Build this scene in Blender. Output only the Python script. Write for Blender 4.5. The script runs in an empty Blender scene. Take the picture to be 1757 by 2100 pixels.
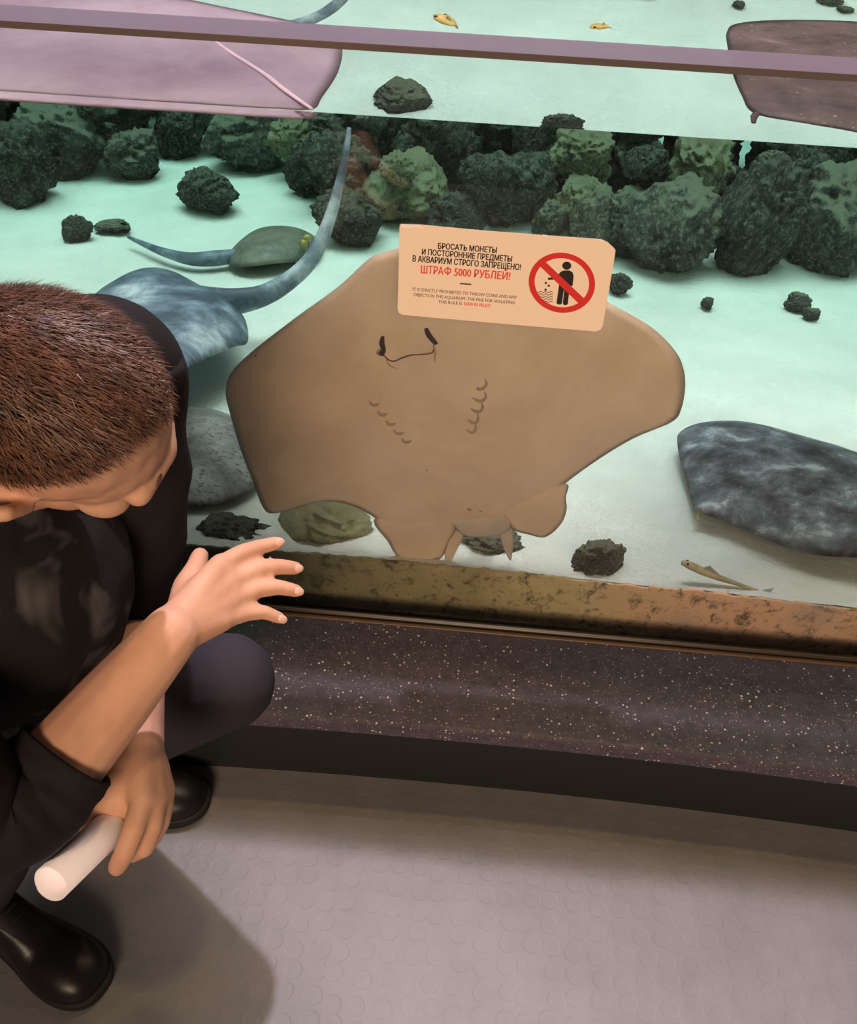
import bpy, bmesh, math, random
from mathutils import Vector, Matrix, noise, Euler
from mathutils.bvhtree import BVHTree

# ------------------------------------------------------------------ camera / world / lights
W, H, F = 1757.0, 2100.0, 1900.0
CAM = Vector((0.0, -1.17, 1.56))
YAW, PITCH, ROLL = math.radians(3.32), math.radians(42.0), math.radians(2.63)
GLASS_T = 0.07
WATER_Z = 1.13
GLASS_TOP = 1.235
LEDGE_Z = 0.226
SAND_Z = 0.298

_cy, _sy, _cp, _sp = math.cos(YAW), math.sin(YAW), math.cos(PITCH), math.sin(PITCH)
FW = Vector((-_sy*_cp, _cy*_cp, -_sp))
_rt = Vector((_cy, _sy, 0)); _up = _rt.cross(FW)
RT = math.cos(ROLL)*_rt + math.sin(ROLL)*_up
UP = -math.sin(ROLL)*_rt + math.cos(ROLL)*_up

scene = bpy.context.scene
col = scene.collection
cam = bpy.data.cameras.new('camera')
cam.sensor_fit = 'HORIZONTAL'; cam.sensor_width = 36.0
cam.lens = 36.0*F/W
cam.clip_start = 0.02
cam_o = bpy.data.objects.new('camera', cam)
cam_o.matrix_world = Matrix(((RT.x, UP.x, -FW.x, CAM.x), (RT.y, UP.y, -FW.y, CAM.y), (RT.z, UP.z, -FW.z, CAM.z), (0, 0, 0, 1)))
col.objects.link(cam_o)
scene.camera = cam_o

world = bpy.data.worlds.new('world'); scene.world = world
world.use_nodes = True
world.node_tree.nodes['Background'].inputs[0].default_value = (1.0, 0.80, 0.68, 1)
world.node_tree.nodes['Background'].inputs[1].default_value = 0.035

def area(name, loc, target, size, energy, color, spread=180, size_y=None):
    l = bpy.data.lights.new(name, 'AREA')
    l.energy = energy; l.color = color; l.size = size
    if size_y: l.shape = 'RECTANGLE'; l.size_y = size_y
    l.spread = math.radians(spread)
    o = bpy.data.objects.new(name, l); o.location = loc
    d = Vector(target) - Vector(loc)
    o.rotation_euler = d.to_track_quat('-Z', 'Y').to_euler()
    col.objects.link(o); return o
def spot(name, loc, target, radius, energy, color, angle=60, blend=0.4):
    l = bpy.data.lights.new(name, 'SPOT')
    l.energy = energy; l.color = color; l.shadow_soft_size = radius
    l.spot_size = math.radians(angle); l.spot_blend = blend
    o = bpy.data.objects.new(name, l); o.location = loc
    d = Vector(target) - Vector(loc)
    o.rotation_euler = d.to_track_quat('-Z', 'Y').to_euler()
    col.objects.link(o); return o

area('tank_light_bank_offscreen', (0.0, 2.15, 3.6), (0.0, 2.15, 0.0), 7.0, 245, (1.0, 0.835, 0.82), 90, 3.3)
spot('ceiling_spot_white_offscreen', (-0.25, 0.62, 3.4), (-0.1, -0.5, 0.0), 0.045, 225, (1.0, 0.86, 1.0), 80, 0.5)
spot('ceiling_spot_amber_offscreen', (0.45, 0.22, 3.4), (0.0, -0.5, 0.0), 0.06, 48, (1.0, 0.74, 0.32), 80, 0.5)
area('hall_ceiling_light_offscreen', (0.6, -5.0, 3.3), (0.25, 0.0, 0.95), 4.0, 22, (1.0, 0.73, 0.51), 30, 1.8)

scene.view_settings.view_transform = 'Standard'
scene.view_settings.look = 'None'
scene.view_settings.gamma = 1.0
scene.view_settings.use_curve_mapping = False
scene.view_settings.exposure = 0.22
scene.cycles.use_denoising = True
scene.cycles.max_bounces = 14
scene.cycles.transmission_bounces = 12
scene.cycles.diffuse_bounces = 4
scene.cycles.glossy_bounces = 4
scene.cycles.caustics_refractive = True
scene.cycles.caustics_reflective = False
scene.cycles.sample_clamp_indirect = 60.0

random.seed(7)

# ------------------------------------------------------------------ pixel -> place helpers
def pdir(px, py):
    return FW + RT*((px - W/2)/F) - UP*((py - H/2)/F)
def at(px, py, depth):
    """point at a depth (metres along the view axis)"""
    return CAM + pdir(px, py)*depth
def on_y(px, py, y=0.0):
    d = pdir(px, py); return CAM + d*((y - CAM.y)/d.y)
def on_z(px, py, z=0.0):
    d = pdir(px, py); return CAM + d*((z - CAM.z)/d.z)
def through_glass(px, py):
    d = pdir(px, py).normalized()
    p = CAM + d*((0 - CAM.y)/d.y)
    p = p + d*(GLASS_T/d.y)
    w = Vector((d.x/1.333, 0, d.z/1.333)); w.y = math.sqrt(1 - w.x*w.x - w.z*w.z)
    return p, w
def wet_z(px, py, z):
    p, w = through_glass(px, py); return p + w*((z - p.z)/w.z)
def wet_y(px, py, y):
    p, w = through_glass(px, py); return p + w*((y - p.y)/w.y)
def surf_z(px, py, z):
    d = pdir(px, py).normalized()
    p = CAM + d*((WATER_Z - CAM.z)/d.z)
    w = Vector((d.x/1.333, d.y/1.333, 0)); w.z = -math.sqrt(1 - w.x*w.x - w.y*w.y)
    return p + w*((z - WATER_Z)/w.z)

# ------------------------------------------------------------------ material helpers
def mat(name, color=(0.5, 0.5, 0.5), rough=0.6, spec=0.5, metallic=0.0):
    m = bpy.data.materials.new(name); m.use_nodes = True
    b = m.node_tree.nodes['Principled BSDF']
    b.inputs['Base Color'].default_value = (*color, 1)
    b.inputs['Roughness'].default_value = rough
    b.inputs['Specular IOR Level'].default_value = spec
    b.inputs['Metallic'].default_value = metallic
    return m
def N(m, kind, **kw):
    n = m.node_tree.nodes.new(kind)
    for k, v in kw.items():
        if k in n.inputs: n.inputs[k].default_value = v
        else: setattr(n, k, v)
    return n
def L(m, a, b): m.node_tree.links.new(a, b)
def bsdf(m): return m.node_tree.nodes['Principled BSDF']
def ramp(m, fac, stops):
    r = N(m, 'ShaderNodeValToRGB')
    while len(r.color_ramp.elements) < len(stops): r.color_ramp.elements.new(0.5)
    for e, (p, c) in zip(r.color_ramp.elements, stops):
        e.position = p; e.color = (*c, 1)
    L(m, fac, r.inputs['Fac']); return r.outputs['Color']
def noise_fac(m, scale, detail=4, rough=0.55, coord='Object', dist=0.0):
    tc = N(m, 'ShaderNodeTexCoord')
    n = N(m, 'ShaderNodeTexNoise', Scale=scale, Detail=detail, Roughness=rough, Distortion=dist)
    L(m, tc.outputs[coord], n.inputs['Vector']); return n.outputs['Fac']
def mix(m, fac, a, b):
    x = N(m, 'ShaderNodeMix', data_type='RGBA')
    if isinstance(fac, float): x.inputs['Factor'].default_value = fac
    else: L(m, fac, x.inputs['Factor'])
    for s, v in ((6, a), (7, b)):
        if isinstance(v, tuple): x.inputs[s].default_value = (*v, 1)
        else: L(m, v, x.inputs[s])
    return x.outputs[2]
def bump(m, h, strength=0.3, dist=0.01):
    b = N(m, 'ShaderNodeBump', Strength=strength, Distance=dist)
    L(m, h, b.inputs['Height']); L(m, b.outputs['Normal'], bsdf(m).inputs['Normal'])

# ------------------------------------------------------------------ object helpers
def link(name, me, m=None, parent=None, smooth=True):
    o = bpy.data.objects.new(name, me); col.objects.link(o)
    if m is not None and not me.materials: me.materials.append(m)
    if smooth and me.polygons: me.polygons.foreach_set('use_smooth', [True]*len(me.polygons))
    if parent is not None:
        o.parent = parent
        o.matrix_parent_inverse = parent.matrix_basis.inverted()
    return o
def obj(name, bm, m=None, parent=None, smooth=True):
    me = bpy.data.meshes.new(name); bm.to_mesh(me); bm.free()
    return link(name, me, m, parent, smooth)
def pyd(name, v, f, m=None, parent=None, smooth=True):
    me = bpy.data.meshes.new(name); me.from_pydata([tuple(p) for p in v], [], f); me.validate(); me.update()
    return link(name, me, m, parent, smooth)
def empty(name, loc=(0, 0, 0)):
    o = bpy.data.objects.new(name, None); o.location = loc; o.empty_display_size = 0.05
    col.objects.link(o); return o
def tag(o, label=None, cat=None, group=None, kind=None):
    for k, v in (('label', label), ('category', cat), ('group', group), ('kind', kind)):
        if v: o[k] = v
    return o
def box(bm, lo, hi):
    r = bmesh.ops.create_cube(bm, size=1.0)
    for v in r['verts']:
        v.co = Vector([(lo[i] + hi[i])/2 + v.co[i]*(hi[i] - lo[i]) for i in range(3)])
    return r['verts']
def basis(d):
    d = d.normalized(); a = Vector((0, 0, 1)) if abs(d.z) < 0.9 else Vector((1, 0, 0))
    u = d.cross(a).normalized(); return u, d.cross(u).normalized()
def tube_vf(pts, radii, seg=10, flat=1.0, flat_axis=None, cap=True):
    """swept tube; returns verts, faces"""
    n = len(pts); v = []; f = []; u = None
    for i in range(n):
        d = (pts[min(i+1, n-1)] - pts[max(i-1, 0)]).normalized()
        if flat_axis is not None: w = flat_axis - d*flat_axis.dot(d); w.normalize(); uu = d.cross(w).normalized()
        else:
            if u is None: uu, w = basis(d)
            else: uu = (u - d*u.dot(d)).normalized(); w = d.cross(uu)
        u = uu
        for k in range(seg):
            a = 2*math.pi*k/seg
            v.append(pts[i] + uu*(math.cos(a)*radii[i]) + w*(math.sin(a)*radii[i]*flat))
    for i in range(n-1):
        for k in range(seg):
            k2 = (k+1) % seg
            f.append((i*seg+k, i*seg+k2, (i+1)*seg+k2, (i+1)*seg+k))
    if cap:
        f.append(tuple(range(seg))[::-1]); f.append(tuple((n-1)*seg + k for k in range(seg)))
    return v, f
def crom(pts, n, closed=False):
    """Catmull-Rom resample"""
    P = list(pts); m = len(P); out = []
    segs = m if closed else m-1
    for i in range(n):
        t = i*segs/(n if closed else n-1); k = min(int(t), segs-1); t -= k
        g = (lambda j: P[j % m]) if closed else (lambda j: P[max(0, min(m-1, j))])
        a, b, c, d = g(k-1), g(k), g(k+1), g(k+2)
        out.append(0.5*((2*b) + (c-a)*t + (2*a-5*b+4*c-d)*t*t + (3*b-a-3*c+d)*t**3))
    return out
def lerp(a, b, t): return a + (b-a)*t
def rads(stops, n):
    out = []
    for i in range(n):
        t = i/(n-1)*(len(stops)-1); k = min(int(t), len(stops)-2)
        out.append(lerp(stops[k], stops[k+1], t-k))
    return out

# ================================================================== MATERIALS
# stone ledge with quartz flecks
M = {}
m = mat('speckled_stone', (0.05, 0.035, 0.042), 0.38)
def fleck(scale, lo, hi):
    tc = N(m, 'ShaderNodeTexCoord'); v = N(m, 'ShaderNodeTexVoronoi', Scale=scale)
    L(m, tc.outputs['Object'], v.inputs['Vector'])
    pw = N(m, 'ShaderNodeMath', operation='LESS_THAN'); L(m, v.outputs['Distance'], pw.inputs[0])
    sx = N(m, 'ShaderNodeSeparateColor'); L(m, v.outputs['Color'], sx.inputs[0])
    th = N(m, 'ShaderNodeMapRange'); L(m, sx.outputs[0], th.inputs[0])
    th.inputs[1].default_value = lo; th.inputs[2].default_value = 1.0
    th.inputs[3].default_value = 0.0; th.inputs[4].default_value = hi
    L(m, th.outputs[0], pw.inputs[1]); return pw.outputs[0]
base = ramp(m, noise_fac(m, 60, 5, 0.7), [(0.3, (0.046, 0.036, 0.048)), (0.7, (0.092, 0.074, 0.094))])
c = mix(m, fleck(260, 0.55, 0.42), base, (0.26, 0.21, 0.21))
c = mix(m, fleck(150, 0.72, 0.36), c, (0.62, 0.55, 0.56))
c = mix(m, fleck(110, 0.90, 0.30), c, (0.02, 0.015, 0.018))
L(m, c, bsdf(m).inputs['Base Color']); bump(m, noise_fac(m, 300, 3), 0.15, 0.002)
M['stone'] = m

m = mat('floor_vinyl', (0.3, 0.28, 0.28), 0.5)
tc = N(m, 'ShaderNodeTexCoord')
v = N(m, 'ShaderNodeTexVoronoi', Scale=26.0, Randomness=0.35); v.voronoi_dimensions = '2D'; L(m, tc.outputs['Object'], v.inputs['Vector'])
r1 = N(m, 'ShaderNodeMapRange'); r1.interpolation_type = 'SMOOTHSTEP'
L(m, v.outputs['Distance'], r1.inputs[0]); r1.inputs[1].default_value = 0.34; r1.inputs[2].default_value = 0.42
nf = noise_fac(m, 9, 6, 0.65)
c = ramp(m, nf, [(0.3, (0.20, 0.19, 0.192)), (0.7, (0.25, 0.235, 0.24))])
sp = noise_fac(m, 420, 2, 0.5)
c2 = mix(m, ramp(m, sp, [(0.62, (0, 0, 0)), (0.70, (0.6, 0.6, 0.6))]), c, (0.15, 0.14, 0.14))
spt = ramp(m, noise_fac(m, 28, 3, 0.6), [(0.70, (0, 0, 0)), (0.76, (0.7, 0.7, 0.7))])
c2 = mix(m, spt, c2, (0.15, 0.14, 0.14))
L(m, c2, bsdf(m).inputs['Base Color']); bump(m, r1.outputs[0], 0.22, 0.0012)
M['floor'] = m

M['base'] = mat('base_panel', (0.011, 0.013, 0.012), 0.6)
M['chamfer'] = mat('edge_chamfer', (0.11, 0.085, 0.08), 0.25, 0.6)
M['seal'] = mat('brown_seal', (0.030, 0.020, 0.012), 0.35)
M['seal2'] = mat('copper_bead', (0.12, 0.07, 0.035), 0.35)
M['tankwall'] = mat('tank_back_wall', (0.10, 0.14, 0.12), 0.9)

m = mat('sand', (0.7, 0.7, 0.66), 0.95, 0.1)
c = ramp(m, noise_fac(m, 3.5, 6, 0.6), [(0.25, (0.62, 0.63, 0.58)), (0.75, (0.80, 0.80, 0.75))])
c = mix(m, ramp(m, noise_fac(m, 500, 2), [(0.60, (0, 0, 0)), (0.75, (0.5, 0.5, 0.5))]), c, (0.40, 0.38, 0.33))
L(m, c, bsdf(m).inputs['Base Color']); bump(m, noise_fac(m, 22, 6, 0.65), 0.6, 0.02)
M['sand'] = m

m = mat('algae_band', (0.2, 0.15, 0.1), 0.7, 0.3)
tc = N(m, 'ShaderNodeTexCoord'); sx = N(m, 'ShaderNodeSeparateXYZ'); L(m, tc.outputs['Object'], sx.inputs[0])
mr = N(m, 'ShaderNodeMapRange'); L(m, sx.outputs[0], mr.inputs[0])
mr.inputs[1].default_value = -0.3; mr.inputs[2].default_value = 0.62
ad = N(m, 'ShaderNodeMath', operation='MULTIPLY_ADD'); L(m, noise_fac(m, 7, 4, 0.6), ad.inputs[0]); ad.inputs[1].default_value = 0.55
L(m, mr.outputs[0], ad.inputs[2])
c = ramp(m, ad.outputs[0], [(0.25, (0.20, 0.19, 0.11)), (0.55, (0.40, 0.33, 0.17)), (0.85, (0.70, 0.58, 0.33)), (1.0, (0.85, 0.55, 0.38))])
dk = ramp(m, noise_fac(m, 34, 6, 0.72, dist=0.6), [(0.52, (0, 0, 0)), (0.66, (0.85, 0.85, 0.85))])
c = mix(m, dk, c, (0.05, 0.04, 0.025))
dk2 = ramp(m, noise_fac(m, 90, 4, 0.7), [(0.58, (0, 0, 0)), (0.70, (0.6, 0.6, 0.6))])
c = mix(m, dk2, c, (0.06, 0.05, 0.03))
gw = ramp(m, noise_fac(m, 5, 2, 0.5), [(0.60, (0, 0, 0)), (0.74, (0.5, 0.5, 0.5))])
c = mix(m, gw, c, (0.38, 0.40, 0.36))
L(m, c, bsdf(m).inputs['Base Color']); M['algae'] = m

# acrylic and water
m = bpy.data.materials.new('acrylic'); m.use_nodes = True      # parallel-sided sheet: light goes straight through, reflection grows at grazing angles
nt = m.node_tree; nt.nodes.remove(nt.nodes['Principled BSDF'])
tr = N(m, 'ShaderNodeBsdfTransparent'); tr.inputs[0].default_value = (0.975, 0.985, 0.98, 1)
gy = N(m, 'ShaderNodeBsdfGlossy', Roughness=0.0)
lw = N(m, 'ShaderNodeLayerWeight', Blend=0.5)
pw = N(m, 'ShaderNodeMath', operation='POWER'); L(m, lw.outputs['Facing'], pw.inputs[0]); pw.inputs[1].default_value = 5.0
ma = N(m, 'ShaderNodeMath', operation='MULTIPLY_ADD'); L(m, pw.outputs[0], ma.inputs[0]); ma.inputs[1].default_value = 0.9; ma.inputs[2].default_value = 0.035
mx = N(m, 'ShaderNodeMixShader'); L(m, ma.outputs[0], mx.inputs[0]); L(m, tr.outputs[0], mx.inputs[1]); L(m, gy.outputs[0], mx.inputs[2])
L(m, mx.outputs[0], nt.nodes['Material Output'].inputs['Surface']); M['acrylic'] = m
m = bpy.data.materials.new('water'); m.use_nodes = True
nt = m.node_tree; nt.nodes.remove(nt.nodes['Principled BSDF'])
g = N(m, 'ShaderNodeBsdfGlass', IOR=1.333, Roughness=0.0); g.inputs['Color'].default_value = (1, 1, 1, 1)
L(m, g.outputs[0], nt.nodes['Material Output'].inputs['Surface'])
ab = N(m, 'ShaderNodeVolumeAbsorption', Density=1.0); ab.inputs['Color'].default_value = (0.67, 0.905, 0.875, 1)
L(m, ab.outputs[0], nt.nodes['Material Output'].inputs['Volume']); M['water'] = m

# rocks: dark reef stone with pale flecks, sand settled on upward faces
def rock_mat(name, dark, mid, pale, dust, dust_amt):
    m = mat(name, mid, 0.9, 0.15)
    n1 = noise_fac(m, 2.4, 10, 0.8, dist=0.4)
    c = ramp(m, n1, [(0.34, dark), (0.55, mid), (0.70, pale)])
    n2 = noise_fac(m, 6, 6, 0.75)
    c = mix(m, ramp(m, n2, [(0.55, (0, 0, 0)), (0.66, (0.75, 0.75, 0.75))]), c, dark)
    n3 = noise_fac(m, 9.5, 5, 0.7)
    c = mix(m, ramp(m, n3, [(0.53, (0, 0, 0)), (0.60, (0.75, 0.75, 0.75))]), c, pale)
    ge = N(m, 'ShaderNodeNewGeometry'); sx = N(m, 'ShaderNodeSeparateXYZ'); L(m, ge.outputs['Normal'], sx.inputs[0])
    ad = N(m, 'ShaderNodeMath', operation='MULTIPLY_ADD'); L(m, noise_fac(m, 6, 9, 0.82), ad.inputs[0]); ad.inputs[1].default_value = 1.3
    L(m, sx.outputs[2], ad.inputs[2])
    lo = 1.95 - dust_amt
    mr = N(m, 'ShaderNodeMapRange'); L(m, ad.outputs[0], mr.inputs[0]); mr.inputs[1].default_value = lo - 0.55; mr.inputs[2].default_value = lo - 0.20
    c = mix(m, ramp(m, mr.outputs[0], [(0.0, (0, 0, 0)), (1.0, (0.85, 0.85, 0.85))]), c, dust)
    L(m, c, bsdf(m).inputs['Base Color'])
    bump(m, noise_fac(m, 9, 8, 0.85), 1.0, 0.06)
    return m
M['rock_a'] = rock_mat('rock_dark', (0.028, 0.034, 0.027), (0.16, 0.165, 0.13), (0.48, 0.47, 0.38), (0.44, 0.45, 0.34), 0.05)
M['rock_b'] = rock_mat('rock_dusty', (0.04, 0.045, 0.035), (0.23, 0.23, 0.18), (0.56, 0.55, 0.44), (0.62, 0.64, 0.46), 0.28)
M['rock_c'] = rock_mat('rock_pale', (0.03, 0.035, 0.03), (0.60, 0.58, 0.34), (0.74, 0.72, 0.46), (0.74, 0.74, 0.48), 0.45)

M['rock_d'] = rock_mat('rock_yellow', (0.02, 0.025, 0.025), (0.84, 0.80, 0.42), (0.92, 0.88, 0.52), (0.90, 0.87, 0.52), 0.9)
def ray_mat(name, stops, scale, spots=None, rough=0.5, detail=6):
    m = mat(name, stops[0][1], rough, 0.3)
    c = ramp(m, noise_fac(m, scale, detail, 0.65, dist=0.3), stops)
    if spots:
        c = mix(m, ramp(m, noise_fac(m, spots[0], 3, 0.6), [(spots[1], (0, 0, 0)), (spots[1]+0.07, (0.8, 0.8, 0.8))]), c, spots[2])
    L(m, c, bsdf(m).inputs['Base Color']); bump(m, noise_fac(m, 160, 3), 0.1, 0.002)
    return m
M['belly'] = ray_mat('ray_belly_skin', [(0.30, (0.68, 0.50, 0.35)), (0.70, (0.88, 0.70, 0.53))], 4.0, rough=0.55)
M['belly_fin'] = ray_mat('ray_fin_skin', [(0.3, (0.52, 0.43, 0.34)), (0.7, (0.64, 0.54, 0.44))], 9.0, rough=0.5)
M['slit'] = mat('dark_slit', (0.035, 0.016, 0.010), 0.6)
M['crease'] = mat('skin_crease', (0.42, 0.29, 0.20), 0.6)
M['mouth'] = mat('mouth_line', (0.14, 0.065, 0.04), 0.6)
M['ray_dark'] = ray_mat('ray_dark_mottled', [(0.36, (0.012, 0.014, 0.018)), (0.48, (0.07, 0.08, 0.095)), (0.58, (0.16, 0.18, 0.21)), (0.66, (0.40, 0.43, 0.47))], 13, (150, 0.66, (0.45, 0.46, 0.48)))
M['ray_blue'] = ray_mat('ray_blue_grey', [(0.40, (0.06, 0.08, 0.11)), (0.52, (0.18, 0.225, 0.28)), (0.65, (0.52, 0.57, 0.60))], 7.0)
M['ray_speck'] = ray_mat('ray_grey_speckled', [(0.34, (0.09, 0.085, 0.08)), (0.5, (0.22, 0.21, 0.205)), (0.66, (0.40, 0.40, 0.40))], 9.0, (90, 0.55, (0.10, 0.085, 0.06)))
M['ray_small'] = ray_mat('ray_brown_spotted', [(0.3, (0.08, 0.08, 0.06)), (0.7, (0.21, 0.20, 0.155))], 22.0, (60, 0.58, (0.10, 0.12, 0.16)))
M['ray_purple'] = ray_mat('ray_mauve', [(0.30, (0.22, 0.17, 0.22)), (0.70, (0.38, 0.33, 0.39))], 3.5, rough=0.6)
M['ray_brown'] = ray_mat('ray_umber', [(0.32, (0.045, 0.035, 0.032)), (0.6, (0.11, 0.09, 0.085)), (0.8, (0.20, 0.17, 0.16))], 12.0, (110, 0.66, (0.42, 0.38, 0.36)))
M['tail_pale'] = mat('pale_tail', (0.66, 0.52, 0.60), 0.5)
M['eye'] = mat('ray_eye', (0.32, 0.25, 0.08), 0.3)
M['fish_tan'] = ray_mat('fish_tan', [(0.3, (0.32, 0.25, 0.13)), (0.7, (0.48, 0.40, 0.25))], 30)
M['fish_fin'] = mat('fish_fin', (0.42, 0.40, 0.36), 0.5)
M['fish_yellow'] = mat('fish_yellow', (0.75, 0.42, 0.12), 0.5)
M['fish_yfin'] = mat('fish_yellow_fin', (0.65, 0.45, 0.30), 0.5)

M['card'] = mat('sticker_card', (0.86, 0.68, 0.53), 0.42, 0.3)
M['ink'] = mat('ink_black', (0.025, 0.018, 0.015), 0.5, 0.3)
M['ink_soft'] = mat('ink_grey_brown', (0.16, 0.10, 0.07), 0.5, 0.3)
M['ink_red'] = mat('ink_red', (0.62, 0.035, 0.03), 0.45, 0.3)
M['ink_red2'] = mat('ink_bright_red', (0.72, 0.09, 0.06), 0.45, 0.3)
M['wear'] = mat('worn_white_edge', (0.88, 0.82, 0.76), 0.4)

# ================================================================== THE SETTING
bm = bmesh.new()
bmesh.ops.create_grid(bm, x_segments=4, y_segments=4, size=1.0)
for v in bm.verts: v.co = Vector((v.co.x*4.0, -1.95 + v.co.y*1.95, 0))
tag(obj('floor', bm, M['floor'], smooth=False), 'grey speckled vinyl floor in front of the stone ledge', 'floor', kind='structure')

# ledge with its slightly curved front edge
edge_px = [(545, 1466), (760, 1482), (1000, 1502), (1200, 1522), (1400, 1545), (1600, 1569), (1757, 1588)]
pts = [on_z(x, y, LEDGE_Z) for x, y in edge_px]
x0, x1 = pts[0].x, pts[-1].x
def fit_edge():
    # least-squares parabola y = a + bx + cx^2
    import numpy as np
    A = np.array([[1, p.x, p.x**2] for p in pts]); b = np.array([p.y for p in pts])
    return np.linalg.lstsq(A, b, rcond=None)[0]
ea, eb, ec = [float(q) for q in fit_edge()]
def edge_y(x):
    lo, hi = x0-0.25, x1+0.15
    xx = max(lo, min(hi, x)); y = ea + eb*xx + ec*xx*xx
    return y + (eb + 2*ec*xx)*(x-xx)*0.3
vs, fs = [], []
xs = [-3.4 + 0.1*i for i in range(69)]
prof = lambda yf: [(-0.001, LEDGE_Z), (yf+0.006, LEDGE_Z), (yf+0.002, LEDGE_Z-0.0015), (yf, LEDGE_Z-0.006), (yf, LEDGE_Z-0.034), (yf+0.003, LEDGE_Z-0.038), (-0.001, LEDGE_Z-0.038)]
for x in xs:
    for (y, z) in prof(edge_y(x)): vs.append((x, y, z))
for i in range(len(xs)-1):
    for k in range(7):
        k2 = (k+1) % 7; fs.append((i*7+k, i*7+k2, (i+1)*7+k2, (i+1)*7+k))
fs.append(tuple(range(7))); fs.append(tuple((len(xs)-1)*7 + k for k in range(7))[::-1])
tag(pyd('stone_ledge', vs, fs, M['stone'], smooth=False), 'dark purple-brown speckled stone ledge along the foot of the glass', 'ledge', kind='structure')

vs, fs = [], []
for x in xs:
    y = edge_y(x) + 0.035
    vs += [(x, y, LEDGE_Z-0.038), (x, y, 0.0), (x, -0.001, 0.0), (x, -0.001, LEDGE_Z-0.038)]
for i in range(len(xs)-1):
    for k in range(4):
        k2 = (k+1) % 4; fs.append((i*4+k, i*4+k2, (i+1)*4+k2, (i+1)*4+k))
tag(pyd('wall_front', vs, fs, M['base'], smooth=False), 'dark green-grey base wall under the stone ledge', 'wall', kind='structure')

# seal along the glass foot
t = empty('trim_1', (0, 0, LEDGE_Z)); tag(t, 'brown sealing strip where the glass meets the ledge', 'trim', kind='structure')
bm = bmesh.new(); box(bm, (-3.4, -0.010, LEDGE_Z-0.001), (3.4, 0.001, LEDGE_Z+0.012)); bmesh.ops.bevel(bm, geom=bm.edges[:], offset=0.003, segments=2, affect='EDGES')
obj('seal_strip', bm, M['seal'], t)
bm = bmesh.new(); box(bm, (-3.4, -0.019, LEDGE_Z-0.001), (3.4, -0.010, LEDGE_Z+0.003)); bmesh.ops.bevel(bm, geom=bm.edges[:], offset=0.001, segments=1, affect='EDGES')
obj('bead', bm, M['seal2'], t)

# acrylic panel
bm = bmesh.new(); box(bm, (-3.4, 0.0, 0.06), (3.4, GLASS_T, GLASS_TOP))
bmesh.ops.bevel(bm, geom=[e for e in bm.edges if all(v.co.z > 1 for v in e.verts)], offset=0.004, segments=2, affect='EDGES')
tag(obj('window_1', bm, M['acrylic'], smooth=False), 'thick clear acrylic panel of the ray tank with its polished top edge', 'glass panel', kind='structure')

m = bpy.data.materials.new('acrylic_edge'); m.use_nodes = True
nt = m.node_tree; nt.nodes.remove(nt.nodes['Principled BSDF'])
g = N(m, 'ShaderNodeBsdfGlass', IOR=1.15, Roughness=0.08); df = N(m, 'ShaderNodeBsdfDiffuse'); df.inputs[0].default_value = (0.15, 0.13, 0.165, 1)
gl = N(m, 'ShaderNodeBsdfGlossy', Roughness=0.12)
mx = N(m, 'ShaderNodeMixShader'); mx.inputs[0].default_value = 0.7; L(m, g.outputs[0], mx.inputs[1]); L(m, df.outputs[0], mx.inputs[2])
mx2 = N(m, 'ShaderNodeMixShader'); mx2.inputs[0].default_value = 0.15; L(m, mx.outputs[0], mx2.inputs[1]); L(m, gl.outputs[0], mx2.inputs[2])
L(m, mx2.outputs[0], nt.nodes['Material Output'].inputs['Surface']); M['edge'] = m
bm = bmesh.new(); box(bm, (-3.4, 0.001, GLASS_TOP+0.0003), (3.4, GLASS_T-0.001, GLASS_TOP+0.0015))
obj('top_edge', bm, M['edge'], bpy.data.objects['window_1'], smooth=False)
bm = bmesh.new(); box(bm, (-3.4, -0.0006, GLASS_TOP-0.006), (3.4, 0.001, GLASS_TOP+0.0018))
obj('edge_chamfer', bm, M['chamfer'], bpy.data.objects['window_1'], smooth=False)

# tank shell
TB = 3.7
bm = bmesh.new()
box(bm, (-3.4, TB, 0.0), (3.4, TB+0.1, 1.6))
tag(obj('wall_back', bm, M['tankwall'], smooth=False), 'dark back wall of the tank behind the rock pile', 'wall', kind='structure')
for nm, xx in (('wall_left', -3.5), ('wall_right', 3.4)):
    bm = bmesh.new(); box(bm, (xx, 0.0, 0.0), (xx+0.1, TB+0.1, 1.6))
    tag(obj(nm, bm, M['tankwall'], smooth=False), 'plain side wall closing the tank at its %s end' % nm[5:], 'wall', kind='structure')

# sand bed: its upper line against the glass is taken from the picture
line = [(430, 1118), (560, 1128), (700, 1136), (900, 1156), (1050, 1170), (1140, 1180), (1300, 1198), (1420, 1206), (1560, 1224), (1757, 1246)]
lp = [wet_y(x, y, GLASS_T+0.012) for x, y in line]
def front_z(x):
    if x <= lp[0].x: return lp[0].z
    if x >= lp[-1].x: return lp[-1].z
    for a, b in zip(lp, lp[1:]):
        if a.x <= x <= b.x: return lerp(a.z, b.z, (x-a.x)/(b.x-a.x))
def sand_h(x, y):
    k = math.exp(-max(0, y-GLASS_T)/0.10)
    n = noise.noise(Vector((x*2.2, y*2.2, 3.1)))*0.010 + noise.noise(Vector((x*6, y*6, 9.1)))*0.004
    return lerp(SAND_Z + n, front_z(x) + 0.003*noise.noise(Vector((x*30, 0, 0))), k)
ny, nx = 110, 220
ysr = [GLASS_T+0.008 + (TB-GLASS_T-0.008)*(i/ny)**1.5 for i in range(ny+1)]
xsr = [-3.4 + 6.8*i/nx for i in range(nx+1)]
vs = [(x, y, sand_h(x, y)) for y in ysr for x in xsr]
fs = [(j*(nx+1)+i, j*(nx+1)+i+1, (j+1)*(nx+1)+i+1, (j+1)*(nx+1)+i) for j in range(ny) for i in range(nx)]
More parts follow.
